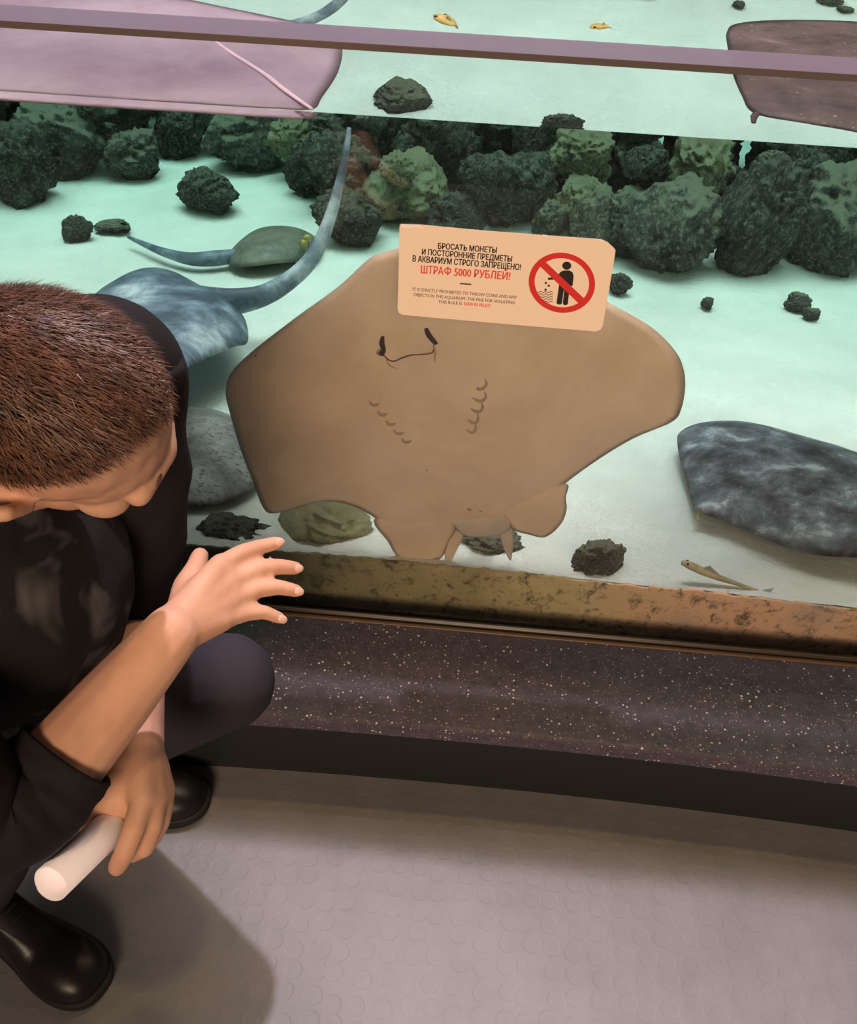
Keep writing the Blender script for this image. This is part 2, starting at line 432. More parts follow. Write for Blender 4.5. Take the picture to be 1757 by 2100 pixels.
tag(pyd('sand_bed', vs, fs, M['sand']), 'pale sand covering the bottom of the tank', 'sand', kind='stuff')
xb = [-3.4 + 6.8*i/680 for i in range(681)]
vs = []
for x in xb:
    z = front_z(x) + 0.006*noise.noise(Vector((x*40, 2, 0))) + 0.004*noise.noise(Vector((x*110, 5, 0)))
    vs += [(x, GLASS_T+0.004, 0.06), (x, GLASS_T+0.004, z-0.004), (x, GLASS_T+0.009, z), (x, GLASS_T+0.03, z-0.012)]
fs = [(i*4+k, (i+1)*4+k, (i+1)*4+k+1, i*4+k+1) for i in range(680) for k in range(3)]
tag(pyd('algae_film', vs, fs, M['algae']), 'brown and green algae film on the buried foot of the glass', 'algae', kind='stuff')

# water body
bm = bmesh.new(); box(bm, (-3.399, GLASS_T+0.001, 0.06), (3.399, TB-0.001, WATER_Z))
tag(obj('tank_water', bm, M['water'], smooth=False), 'clear blue-green water filling the ray tank', 'water', kind='stuff')

# ================================================================== RAYS
def disc(name, outline, center, normal, top, bottom, m, parent, n=112, rings=16, wave=None, power=0.75, closed=True):
    """star-shaped disc: outline points in a plane, domed on both faces"""
    o = crom(outline, n, closed=True)
    nrm = Vector(normal).normalized(); c = Vector(center)
    v = []; f = []
    def surf(sign, hgt):
        ids = []
        for r in range(rings):
            t = r/rings
            row = []
            for k in range(n):
                if r == 0 and k > 0: row.append(row[0]); continue
                p = c + (o[k]-c)*t
                hh = hgt*(1 - t**2)**power
                q = p + nrm*(sign*hh)
                if wave: q = q + nrm*wave(p, t)
                row.append(len(v)); v.append(q)
            ids.append(row)
        return ids
    rim = []
    for k in range(n):
        q = o[k].copy()
        if wave: q = q + nrm*wave(o[k], 1.0)
        rim.append(len(v)); v.append(q)
    for sign, hgt in ((1, top), (-1, bottom)):
        ids = surf(sign, hgt) + [rim]
        for r in range(rings):
            for k in range(n):
                k2 = (k+1) % n
                a, b, cc, d = ids[r][k], ids[r][k2], ids[r+1][k2], ids[r+1][k]
                q = (d, cc, b, a) if sign > 0 else (a, b, cc, d)
                if r == 0: q = (d, cc, a) if sign > 0 else (a, cc, d)
                f.append(q)
    ob = pyd(name, v, f, m, parent)
    bm = bmesh.new(); bm.from_mesh(ob.data); bmesh.ops.recalc_face_normals(bm, faces=bm.faces[:]); bm.to_mesh(ob.data); bm.free()
    return ob
def tube(name, pts, stops, m, parent=None, seg=10, n=None, flat=1.0, flat_axis=None):
    n = n or max(8, len(pts)*6)
    p = crom(pts, n); r = rads(stops, n)
    v, f = tube_vf(p, r, seg, flat, flat_axis); return pyd(name, v, f, m, parent)
def blob(name, c, r, m, parent=None, rot=None, seg=12):
    bm = bmesh.new(); bmesh.ops.create_uvsphere(bm, u_segments=seg, v_segments=seg//2+2, radius=1.0)
    R_ = rot if rot is not None else Matrix.Identity(3)
    for q in bm.verts: q.co = Vector(c) + R_ @ Vector((q.co.x*r[0], q.co.y*r[1], q.co.z*r[2]))
    return obj(name, bm, m, parent)

# ---- the pale ray pressed against the glass
YB = GLASS_T + 0.022
out_px = [(782, 524), (845, 512), (1000, 520), (1150, 560), (1242, 622), (1330, 672), (1383, 722), (1402, 760), (1406, 800), (1398, 845), (1378, 872), (1300, 905), (1225, 950), (1165, 993),
          (1120, 1030), (1060, 1062), (1000, 1082), (930, 1086), (860, 1100), (805, 1100), (770, 1070), (730, 1047), (690, 1036), (650, 1036), (600, 1048), (560, 1059), (538, 1048), (515, 990),
          (490, 925), (468, 850), (460, 810), (470, 772), (510, 730), (600, 660), (690, 595), (750, 540)]
outl = [wet_y(x, y, YB) for x, y in out_px]
cen = wet_y(900, 840, YB)
pr = empty('stingray', (cen.x, YB, SAND_Z)); tag(pr, 'pale beige stingray showing its belly, pressed upright against the glass under the sticker', 'stingray')
bx = lambda px, py: wet_y(px, py, YB)
def belly_wave(p, t):
    # wing edges fall back a little from the glass; raised body keel between the gill rows
    e = -0.012*t**4
    return e + 0.008*noise.noise(Vector((p.x*7, p.z*7, 1)))*(1-t)
disc('body', outl, cen, (0, -1, 0), 0.016, 0.060, M['belly'], pr, n=160, rings=22, wave=belly_wave, power=0.9)
def front(px, py, lift=0.0):
    """point on the belly surface under a pixel"""
    p = bx(px, py)
    # approximate dome height at this point
    d = p - cen; best = 1.0
    ang = math.atan2(d.z, d.x)
    for o_ in outl:
        dd = o_ - cen
        if abs((math.atan2(dd.z, dd.x) - ang + math.pi) % (2*math.pi) - math.pi) < 0.12:
            best = min(1.0, d.length/dd.length)
    h = 0.016*(1-best**2)**0.9 - 0.012*best**4 + 0.008*noise.noise(Vector((p.x*7, p.z*7, 1)))*(1-best)
    return Vector((p.x, YB - h - lift, p.z))
def slit(name, px, stops, m, lift=0.0):
    return tube(name, [front(x, y, lift) for x, y in px], stops, m, pr, seg=8, n=max(10, len(px)*5), flat=0.45, flat_axis=Vector((0, 1, 0)))
slit('nostril', [(786, 686), (784, 700), (787, 714), (781, 723)], [0.0025, 0.0045, 0.0042, 0.0055], M['slit'])
slit('nostril', [(874, 668), (880, 682), (890, 694), (896, 700)], [0.0030, 0.0046, 0.0042, 0.0030], M['slit'])
slit('nostril_flap', [(781, 712), (776, 719), (781, 725)], [0.0020, 0.0032, 0.0022], M['crease'])
slit('nostril_flap', [(890, 692), (900, 690), (905, 697)], [0.0020, 0.0030, 0.0018], M['crease'])
slit('mouth', [(788, 724), (798, 733), (810, 735), (826, 728), (845, 722), (862, 721), (878, 719), (888, 716), (891, 706)], [0.0010, 0.0015, 0.0013, 0.0016, 0.0012, 0.0015, 0.0013, 0.0010], M['mouth'])
slit('mouth_corner', [(890, 700), (893, 718), (892, 735)], [0.0014, 0.0018, 0.0008], M['crease'])
slit('mouth_corner', [(793, 732), (800, 744), (814, 750)], [0.0010, 0.0014, 0.0006], M['crease'])
for (x, y) in ((768, 822), (785, 842), (802, 862), (818, 880), (834, 897)):
    slit('gill_slit', [(x-9, y-6), (x-5, y+1), (x+3, y+3), (x+11, y-1)], [0.0010, 0.0030, 0.0032, 0.0010], M['crease'])
for (x, y, k) in ((985, 787, 1.25), (985, 812, 1.15), (980, 834, 1.0), (972, 857, .9), (968, 877, .8)):
    slit('gill_slit', [(x-14*k, y-4), (x-5*k, y+2), (x+4*k, y+3), (x+10*k, y-6), (x+8*k, y-16)], [0.0010, 0.0028, 0.0028, 0.0022, 0.0008], M['crease'])
for (x, y, r) in ((522, 734, .0022), (554, 998, .0028), (962, 1045, .0032), (985, 1050, .002), (1324, 829, .0022), (876, 958, .0018)):
    p = front(x, y); blob('skin_spot', p, (r*1.3, 0.0010, r), M['crease'], pr, seg=8)
# pelvic fins and claspers
def fin(name, px, c_px, depth_y, m, thick=0.006):
    pts_ = [wet_y(x, y, depth_y) for x, y in px]
    return disc(name, pts_, wet_y(*c_px, depth_y), (0, -1, 0), thick, thick, m, pr, n=48, rings=6)
fin('pelvic_fin', [(770, 1060), (900, 1035), (935, 1075), (918, 1120), (904, 1145), (870, 1156), (832, 1157), (812, 1140), (796, 1112)], (860, 1095), YB+0.010, M['belly'], 0.008)
fin('pelvic_fin', [(1020, 1040), (1100, 1000), (1162, 992), (1160, 1020), (1162, 1045), (1150, 1075), (1118, 1102), (1082, 1096), (1055, 1088), (1040, 1070)], (1100, 1050), YB+0.010, M['belly'], 0.008)
fin('clasper', [(908, 1090), (935, 1085), (950, 1098), (938, 1125), (924, 1152), (914, 1158), (911, 1130)], (926, 1115), YB+0.012, M['belly'], 0.003)
fin('clasper', [(1020, 1062), (1042, 1062), (1052, 1100), (1050, 1135), (1046, 1150), (1034, 1128), (1024, 1098)], (1038, 1100), YB+0.014, M['belly_fin'], 0.003)
fin('tail_base', [(925, 1060), (1045, 1055), (1042, 1090), (1000, 1100), (950, 1098)], (985, 1078), YB+0.012, M['belly_fin'], 0.010)
tube('tail', [wet_y(985, 1060, YB+0.02), wet_y(985, 1010, YB+0.12), wet_y(975, 830, YB+0.36)], [0.012, 0.008, 0.004], M['belly_fin'], pr)

# ---- rays lying or swimming over the sand, seen through the panel
def sand_ray(name, px, cpx, z, top, bottom, m, label, wave=None, via=wet_z, power=0.75):
    o_ = [via(x, y, z) for x, y in px]; c = via(*cpx, z)
    for q in o_: q.y = max(q.y, GLASS_T + 0.014)          # behind the panel
    e = empty(name, (c.x, c.y, z - bottom)); tag(e, label, 'stingray')
    disc('body', o_, c, (0, 0, 1), top, bottom, m, e, wave=wave, power=power)
    return e, c
wv = lambda p, t: 0.018*t*t*math.sin(p.x*14 + p.y*5)
z1 = SAND_Z + 0.05
r1, c1 = sand_ray('stingray', [(1390, 905), (1398, 882), (1440, 872), (1530, 872), (1600, 882), (1700, 905), (1757, 925), (1850, 962), (1930, 1010), (1960, 1075), (1930, 1140), (1850, 1165), (1757, 1148), (1700, 1140), (1640, 1125), (1560, 1092), (1500, 1066), (1440, 1050), (1424, 1038), (1410, 985)],
    (1650, 1000), z1, 0.055, 0.02, M['ray_dark'], 'charcoal stingray with mottled back and white flecks gliding low over bare sand', wave=lambda p, t: 0.010*t*t*math.sin(p.x*16+p.y*7))
for (x, y) in ((1800, 985), (1815, 1050)):
    q = wet_z(x, y, z1 + 0.045); blob('eye', q, (0.016, 0.012, 0.012), M['ray_dark'], r1)
tube('tail', [wet_z(1445, 1046, z1), wet_z(1434, 1052, z1-0.01), wet_z(1430, 1066, z1-0.02)], [0.006, 0.006, 0.003], M['fish_tan'], r1)

z2 = SAND_Z + 0.13
r2, c2 = sand_ray('stingray', [(180, 602), (230, 584), (290, 574), (350, 577), (400, 592), (450, 606), (492, 624), (506, 655), (505, 688), (480, 705), (440, 740), (390, 780), (330, 830), (250, 850), (170, 820), (120, 740), (130, 650)],
    (330, 690), z2, 0.07, 0.02, M['ray_blue'], 'blue-grey stingray with pale-edged fins and a long raised tail', wave=lambda p, t: 0.030*t*t*math.sin(p.x*13 + p.y*4 + 1.0))
yt = wet_z(480, 622, z2).y
tail_px = [(395, 622), (470, 620), (540, 606), (600, 570), (640, 528), (668, 470), (690, 400), (708, 320), (716, 262)]
tube('tail', [wet_y(x, y, lerp(yt, yt+0.25, i/8)) for i, (x, y) in enumerate(tail_px)], [0.05, 0.036, 0.027, 0.022, 0.019, 0.016, 0.012, 0.009, 0.005], M['ray_blue'], r2, n=60, flat=0.8, flat_axis=Vector((0, 1, 0)))
z3 = SAND_Z + 0.02
r3, c3 = sand_ray('stingray', [(300, 832), (395, 836), (440, 842), (480, 856), (540, 890), (560, 950), (522, 1003), (482, 1026), (425, 1037), (330, 1030), (250, 990), (230, 900)],
    (400, 935), z3, 0.05, 0.012, M['ray_speck'], 'grey stingray with brown speckles resting on sand beside the crouching man')

z4 = SAND_Z + 0.03
r4, c4 = sand_ray('stingray', [(464, 522), (500, 493), (540, 481), (600, 480), (640, 486), (662, 500), (650, 525), (600, 542), (540, 552), (500, 551), (474, 542)],
    (560, 516), z4, 0.055, 0.01, M['ray_small'], 'small olive-brown spotted stingray resting on sand near the rocks', wave=lambda p, t: 0.012*t*t*math.sin(p.x*18))
tube('tail', [wet_z(x, y, z4+0.005) for x, y in ((520, 520), (440, 530), (390, 531), (340, 519), (300, 503), (262, 486))], [0.016, 0.022, 0.018, 0.013, 0.009, 0.004], M['ray_blue'], r4, n=40)
for (x, y) in ((630, 489), (622, 500)):
    blob('eye', wet_z(x, y, z4+0.045), (0.013, 0.013, 0.012), M['eye'], r4)

# ---- rays just under the surface, seen over the panel's top
zp = WATER_Z - 0.015
r5, c5 = sand_ray('stingray', [(702, 100), (692, 150), (660, 200), (640, 224), (560, 223), (400, 213), (200, 202), (0, 190), (-200, 178), (-330, 110), (-200, 0), (0, -30), (200, -30), (330, -12), (480, 18), (620, 48), (685, 72)],
    (220, 120), zp, 0.012, 0.016, M['ray_purple'], 'large mauve-grey stingray floating just below the water surface', via=surf_z)
tube('tail', [surf_z(x, y, zp+0.010) for x, y in ((438, 82), (480, 112), (540, 150), (585, 185), (640, 224))], [0.002, 0.004, 0.0045, 0.0045, 0.003], M['tail_pale'], r5, n=30)
r6, c6 = sand_ray('stingray', [(1492, 100), (1490, 66), (1512, 48), (1600, 41), (1757, 44), (1900, 60), (2000, 150), (1960, 290), (1860, 300), (1757, 272), (1650, 253), (1548, 233), (1520, 195), (1500, 145)],
    (1720, 160), zp, 0.012, 0.016, M['ray_brown'], 'umber-brown stingray with pale flecks floating just below the water surface', via=surf_z)
tube('tail', [surf_z(x, y, zp) for x, y in ((1552, 232), (1546, 240), (1545, 252))], [0.006, 0.005, 0.003], M['ray_brown'], r6)

# ================================================================== FISH
def fish(px_pts, r_stops, place, m, mf, label, tail=True, flat=0.7):
    p = [place(x, y) for x, y in px_pts]
    e = empty('fish', p[0]); tag(e, label, 'fish')
    tube('body', p, r_stops, m, e, n=26, flat=flat, flat_axis=Vector((0, 0, 1)))
    d = (p[-1]-p[-2]).normalized(); s = d.cross(Vector((0, 0, 1))).normalized()
    L_ = (p[-1]-p[0]).length*0.16
    up = Vector((0, 0, 1))
    v = [p[-1], p[-1]+d*L_+up*L_*0.7, p[-1]+d*L_*0.7, p[-1]+d*L_-up*L_*0.7]
    th = s*(r_stops[-1]*0.4)
    vv = [a+th for a in v] + [a-th for a in v]
    pyd('tail_fin', vv, [(0, 1, 2), (0, 2, 3), (6, 5, 4), (7, 6, 4), (0, 4, 5, 1), (1, 5, 6, 2), (2, 6, 7, 3), (3, 7, 4, 0)], mf, e, smooth=False)
    mid = p[len(p)//2]; d = (p[1]-p[0]).normalized()
    v = [mid+up*r_stops[1]*0.5-d*L_*0.6, mid+up*r_stops[1]*1.7, mid+up*r_stops[1]*0.5+d*L_]
    vv = [a+th*.6 for a in v] + [a-th*.6 for a in v]
    pyd('dorsal_fin', vv, [(0, 1, 2), (5, 4, 3), (0, 3, 4, 1), (1, 4, 5, 2), (2, 5, 3, 0)], mf, e, smooth=False)
    for sg in (-1, 1):
        blob('eye', p[0] + d*r_stops[1]*0.9 + s*sg*r_stops[1]*0.55 + up*r_stops[1]*0.4, (r_stops[1]*.25,)*3, M['ink'], e, seg=8)
    return e
fish([(1398, 1154), (1415, 1160), (1450, 1176), (1500, 1194), (1556, 1212)], [0.006, 0.012, 0.011, 0.007, 0.0035], lambda x, y: wet_y(x, y, GLASS_T+0.037), M['fish_tan'], M['fish_fin'], 'slender tan fish hovering head-first above the sand beside the glass')
fish([(892, 30), (905, 36), (918, 44), (932, 52)], [0.006, 0.022, 0.020, 0.006], lambda x, y: surf_z(x, y, SAND_Z+0.25), M['fish_yellow'], M['fish_yfin'], 'tiny orange fish over the sand between the two floating rays')
fish([(1212, 58), (1222, 55), (1236, 54), (1248, 56)], [0.005, 0.016, 0.016, 0.005], lambda x, y: surf_z(x, y, SAND_Z+0.2), M['fish_yellow'], M['fish_yfin'], 'tiny pale yellow fish over the sand near the umber ray')

# ================================================================== ROCKS
def rock_mesh(seed, sub=5):
    bm = bmesh.new(); bmesh.ops.create_icosphere(bm, subdivisions=sub, radius=1.0)
    off = Vector((seed*7.3, seed*3.1, seed*5.7))
    for v in bm.verts:
        p = v.co.copy()
        n1 = noise.fractal(p*1.1 + off, 1.0, 2.0, 3)*0.34
        rdg = (0.5 - abs(noise.noise(p*2.6 + off)))*0.30
        n3 = noise.fractal(p*5.0 + off, 0.7, 2.1, 4)*0.15
        n4 = noise.noise(p*15 + off)*0.05
        v.co = p*(1 + n1 + rdg*0.6 + n3 + n4)
        # broken flat facets
        for k in range(3):
            a = Vector((math.sin(seed*2+k*2.1), math.cos(seed*3+k*1.7), math.sin(seed+k)*0.5)).normalized()
            d = v.co.dot(a) - 0.82
            if d > 0: v.co -= a*d*0.75
    me = bpy.data.meshes.new('rock'); bm.to_mesh(me); bm.free()
    me.polygons.foreach_set('use_smooth', [True]*len(me.polygons))
    return me
BASES = [rock_mesh(i+1) for i in range(9)]
PROX = [rock_mesh(i+1, 3) for i in range(9)]
PV = [([v.co.copy() for v in me_.vertices], [tuple(f_.vertices) for f_ in me_.polygons]) for me_ in PROX]
for me_ in PROX: bpy.data.meshes.remove(me_)
STANDING = []                                            # (tree, centre, reach) of every rock set so far
def rock_rot(seed):
    rr = random.Random(seed); return Euler((rr.uniform(-.35, .35), rr.uniform(-.35, .35), rr.uniform(0, 6.28)))
def hull(loc, r, seed, shrink=0.965):
    vs_, fs_ = PV[seed % 9]; R_ = rock_rot(seed).to_matrix(); loc = Vector(loc)
    w = [loc + R_ @ Vector((v.x*r[0], v.y*r[1], v.z*r[2]))*shrink for v in vs_]
    return BVHTree.FromPolygons(w, fs_), loc, max((q-loc).length for q in w), min(q.z for q in w)
def hits(h):
    for t_, c_, k_, _ in STANDING:
        d = (c_ - h[1]).length
        if d < k_ + h[2] and (d < 0.45*max(k_, h[2]) or t_.overlap(h[0])): return True
    return False
MESHES = {}
def rock(loc, r, kind, seed, label, group=None, name='rock'):
    key = (seed % 9, kind)
    if key not in MESHES:
        me = BASES[seed % 9].copy(); me.materials.clear(); me.materials.append(M[kind]); MESHES[key] = me
    o_ = bpy.data.objects.new(name, MESHES[key]); col.objects.link(o_)
    o_.location = loc; o_.scale = r
    o_.rotation_euler = rock_rot(seed); STANDING.append(hull(loc, r, seed))
    tag(o_, label, 'rock', group); return o_
G = 'rocks of the back pile'
def px_rock(x, yb, wpx, hpx, kind, seed, label, group=None, sink=0.12, zb=None, dist=None):
    """rock whose foot shows at (x, yb): stands on the sand there, wpx x hpx pixels large"""
    zb = SAND_Z if zb is None else zb
    p = wet_z(x, yb, zb)
    if p.y > 2.7: p = wet_y(x, yb, 2.7)
    if dist: p = wet_y(x, yb, dist)
    dep = 1.30 + (p.y)*0.78
    rx = wpx/2*dep/F*1.0; rz = hpx/2*dep/F*1.05
    ry = max(0.6*rx, min(rx, rz*1.2))
    r_ = Vector((rx, ry, rz))*0.92; c0 = Vector((p.x, p.y + ry*0.8, p.z + rz*(1-sink))); ray_ = (c0 - p).normalized(); ok = None
    for shr in (1.0, 0.92, 0.85, 0.78, 0.70, 0.62):      # set it clear of its neighbours: further back first, then a little smaller
        for bk in (0.0, 0.05, 0.10, 0.16, 0.22):
            q = c0 + Vector((p.x/(1.17+p.y)*bk, bk, -rz*0.88*(1-shr)))
            if not hits(hull(q, r_*shr, seed)): ok = (q, r_*shr); break
        if ok: break
    q, r_ = ok or (c0, r_*0.62)
    return rock(q, r_, kind, seed, label, group)
LD = 'dark algae-covered rock in the pile along the back of the tank'
LC = 'pale yellow-green rock with dark blotches in the pile along the back of the tank'
LP = 'rock with a sand-dusted top in the pile along the back of the tank'
OWN = {5: 'boulder with a sandy cap standing apart from the pile, above the small olive-brown ray', 8: 'low dark rock touching the snout of the small olive-brown ray',
 6: 'small dark rock crossed by the raised tail of the blue-grey ray', 7: 'dark rock just behind the tip of the raised blue-grey tail',
 9: 'pale yellow-topped rock above the upper edge of the sticker, by its worn corner', 13: 'pale rock peeking over the middle of the sticker upper edge',
 11: 'dark rock right behind the printed heading of the sticker', 15: 'large boulder with a pale top beside the cut corner of the sticker',
 17: 'tall dark boulder next to the large boulder beside the sticker corner', 18: 'broad sand-dusted boulder behind the two little pebbles on open sand',
 16: 'small dark rock wedged between the sticker corner and the large boulder'}
front_row = [ # x, foot y, w, h, kind
 (30, 425, 150, 150, 'rock_a', 1), (140, 420, 190, 150, 'rock_b', 2), (265, 385, 170, 130, 'rock_b', 3), (365, 330, 110, 110, 'rock_a', 4),
 (500, 362, 160, 130, 'rock_b', 5), (640, 415, 110, 110, 'rock_a', 6), (720, 385, 110, 130, 'rock_a', 7), (715, 515, 150, 110, 'rock_a', 8),
 (830, 470, 190, 130, 'rock_c', 9), (930, 500, 150, 100, 'rock_a', 10), (1040, 500, 170, 150, 'rock_a', 11), (1120, 420, 140, 150, 'rock_a', 12),
 (1190, 490, 110, 110, 'rock_c', 13), (1225, 410, 120, 140, 'rock_a', 14), (1370, 575, 190, 180, 'rock_b', 15), (1270, 560, 80, 60, 'rock_a', 16),
 (1530, 600, 170, 220, 'rock_a', 17), (1690, 610, 220, 200, 'rock_b', 18), (1820, 600, 180, 200, 'rock_a', 19), (1420, 420, 150, 150, 'rock_a', 20), (-110, 430, 190, 150, 'rock_a', 43)]
for x, yb, w, h, k, s in front_row:
    own = OWN.get(s)
    px_rock(x, yb, w, h, k, s, own or {'rock_a': LD, 'rock_b': LP, 'rock_c': LC}[k], G)
# the heap behind the front row: its foot line on the sand, read off the picture
foot_px = [(-150, 425), (0, 425), (120, 418), (230, 392), (330, 345), (420, 330), (540, 345), (600, 400), (690, 500), (800, 505), (950, 515), (1120, 505), (1230, 555), (1380, 575), (1500, 598), (1690, 608), (1900, 610)]
foot = [wet_z(x, y, SAND_Z) for x, y in foot_px]
def foot_y(x):
    if x <= foot[0].x: return foot[0].y
    if x >= foot[-1].x: return foot[-1].y
    for a, b in zip(foot, foot[1:]):
        if a.x <= x <= b.x: return lerp(a.y, b.y, (x-a.x)/(b.x-a.x))
    return foot[-1].y
rr = random.Random(5); n_set = 0
for i in range(1500):                                    # each rock is lowered onto the sand or onto the rocks below it
    x = rr.uniform(-2.3, 2.1); dy = rr.uniform(0.10, 1.25)**1.1; y = foot_y(x) + dy
    r = rr.uniform(.06, .17)*(0.75 + 0.35*min(1, dy)); hz = rr.uniform(.8, 1.3)
    k = rr.choice(['rock_a', 'rock_a', 'rock_b', 'rock_b', 'rock_c'])
    if y > 3.35: continue
    rad = Vector((r, r*0.9, r*hz)); z0 = SAND_Z + r*hz*0.78; top = SAND_Z + 0.16 + 0.28*min(1, dy); z = z0; ok = False
    while z < top:
        if not hits(hull((x, y, z), rad, 100+i)): ok = True; break
        z += 0.03
    if not ok: continue
    if z > z0:                                           # settle back down to contact
        lo_, hi_ = z-0.03, z
        for _ in range(3):
            mid = (lo_+hi_)/2
            if hits(hull((x, y, mid), rad, 100+i)): lo_ = mid
            else: hi_ = mid
        z = lo_
    rock((x, y, z), rad, k, 100+i, {'rock_a': LD, 'rock_b': LP, 'rock_c': LC}[k], G)
    n_set += 1
    if n_set > 170: break
# single rocks out on the sand
px_rock(422, 445, 130, 85, 'rock_a', 61, 'jagged dark rock lying alone on sand between the pile and the small ray')
px_rock(152, 500, 66, 46, 'rock_a', 62, 'small dark rock half buried in sand near the tip of a ray tail')
px_rock(225, 482, 90, 26, 'rock_b', 63, 'low sandy rubble beside the small half buried rock')
px_rock(1635, 642, 50, 36, 'rock_b', 64, 'little round rock on open sand in front of the pile')
px_rock(1662, 660, 34, 26, 'rock_b', 65, 'tiniest pebble beside the little round rock on open sand')
px_rock(1450, 635, 42, 20, 'rock_a', 66, 'flat dark pebble on open sand in front of the pile')
px_rock(1268, 606, 50, 40, 'rock_a', 67, 'small dark rock peeking out beside the sticker corner')
# rocks against the glass foot
def near_rock(x, y, w, h, yy, kind, seed, label):
    p = wet_y(x, y, yy); dep = (p - CAM).dot(FW) - 0.02
    return rock(p, (w/2*dep/F, w/2*dep/F*0.8, h/2*dep/F*1.15), kind, seed, label)
near_rock(668, 1082, 172, 125, 0.20, 'rock_d', 71, 'yellow-green rock with black blotches below the wing of the pale ray')
near_rock(1010, 1112, 130, 66, 0.20, 'rock_b', 72, 'dark rock on sand behind the fins of the pale ray')
near_rock(1225, 1152, 110, 95, 0.14, 'rock_b', 73, 'grey knobbly rock with a peaked top, on the sand edge at the glass foot')
near_rock(1160, 1166, 62, 36, 0.15, 'rock_c', 74, 'low yellowish rubble beside the grey peaked rock')
near_rock(478, 1108, 150, 90, 0.17, 'rock_a', 75, 'dark greenish rock behind the outstretched fingers')
# rocks seen through the water surface
def top_rock(x, y, w, h, seed, label):
    p = surf_z(x, y, SAND_Z); dep = 2.35
    return rock(p + Vector((0, 0, 0.02)), (w/2*dep/F, h*dep/F, 0.05), 'rock_b', seed, label)
top_rock(825, 205, 100, 50, 81, 'grey stone on sand seen over the waterline between the floating rays')
top_rock(1150, 266, 70, 20, 82, 'flat stone on sand cut by the waterline')

# ================================================================== STICKER
YS = -0.0012
def g(px, py, lift=0.0): return on_y(px, py, YS - lift)
stk = empty('warning_sticker', g(1030, 570)); tag(stk, 'peach warning sticker with Cyrillic lettering and a red prohibition sign, stuck on the glass', 'sticker')
def plate(name, px, m, lift, thick=0.0008, parent=stk, bev=0.0):
    f_ = [g(x, y, lift) for x, y in px]; b_ = [g(x, y, lift) + Vector((0, thick, 0)) for x, y in px]; n = len(px)
    return pyd(name, f_ + b_, [tuple(range(n))[::-1], tuple(range(n, 2*n))] + [(i, (i+1) % n, n+(i+1) % n, n+i) for i in range(n)], m, parent, smooth=False)
card = [(824, 460), (860, 461), (1000, 474), (1120, 483), (1232, 491), (1246, 497), (1259, 509), (1262, 514), (1258, 540), (1246, 610), (1236, 668), (1231, 676), (1222, 680), (1100, 670), (950, 657), (826, 646), (818, 642), (815, 634), (817, 560), (819, 466), (820, 461)]
plate('card', card, M['card'], 0.0, 0.0011)
plate('worn_edge', [(822, 459), (838, 462), (855, 461), (862, 463), (866, 470), (858, 465), (840, 468), (826, 467)], M['wear'], 0.0006, 0.0005)
plate('worn_edge', [(1112, 481), (1124, 483), (1120, 486), (1114, 485)], M['wear'], 0.0006, 0.0005)
plate('worn_edge', [(1228, 490), (1238, 493), (1234, 496), (1229, 494)], M['wear'], 0.0006, 0.0005)
# slope of the sticker's own baseline in the glass plane
a_, b_ = g(824, 460), g(1232, 491)
def ring(name, o_px, i_px, m, lift, thick=0.0004):
    n = len(o_px); A = [g(x, y, lift) for x, y in o_px]; B = [g(x, y, lift) for x, y in i_px]; dy = Vector((0, thick, 0))
    v = A + B + [p+dy for p in A] + [p+dy for p in B]
    f = []
    for k in range(n):
        k2 = (k+1) % n
        f += [(k, n+k, n+k2, k2), (2*n+k, 2*n+k2, 3*n+k2, 3*n+k), (k, k2, 2*n+k2, 2*n+k), (n+k, 3*n+k, 3*n+k2, n+k2)]
    return pyd(name, v, f, m, stk, smooth=False)
def text(body, l_px, r_px, cap_px, m, name, lift=0.0005, bold=0.03, parent=stk):
    """one printed line: left and right end of the baseline in pixels and the capital height in pixels"""
    cu = bpy.data.curves.new(name, 'FONT'); cu.body = body; cu.align_x = 'LEFT'; cu.size = 1.0; cu.resolution_u = 3
    o_ = bpy.data.objects.new(name, cu); col.objects.link(o_)
    dg = bpy.context.evaluated_depsgraph_get()
    me = bpy.data.meshes.new_from_object(o_.evaluated_get(dg)); bpy.data.objects.remove(o_); bpy.data.curves.remove(cu)
    xs_ = [v.co.x for v in me.vertices]; mnx, mxx = min(xs_), max(xs_)
    A, B = g(*l_px, lift), g(*r_px, lift); u = B - A; cap = 0.727
    hgt = (g(l_px[0], l_px[1]-cap_px, lift) - A).length
    sh = Vector((-u.z, 0, u.x)).normalized()*hgt
    co = [v.co.copy() for v in me.vertices]; fc = [tuple(p_.vertices) for p_ in me.polygons]; n = len(co); bpy.data.meshes.remove(me)
    vs_, fs_ = [], []
    for k, (dx, dy) in enumerate(((-1, 0), (1, 0), (0, 0.5), (0, -0.5))):      # heavier strokes
        for c_ in co:
            vs_.append(A + u*((c_.x + dx*bold - mnx)/(mxx - mnx)) + sh*((c_.y + dy*bold)/cap) + Vector((0, -0.00002*k, 0)))
        fs_ += [tuple(i + k*n for i in f_) for f_ in fc]
    return pyd(name, vs_, fs_, m, parent, smooth=False)
text('БРОСАТЬ МОНЕТЫ', (898, 510), (1018, 519), 12, M['ink'], 'lettering')
text('И ПОСТОРОННИЕ ПРЕДМЕТЫ', (865, 522), (1049, 537), 12, M['ink'], 'lettering')
text('В АКВАРИУМ СТРОГО ЗАПРЕЩЕНО!', (846, 536), (1067, 554), 12.5, M['ink'], 'lettering')
text('ШТРА', (863, 560), (908.5, 563.5), 16, M['ink_red2'], 'lettering', bold=0.03)
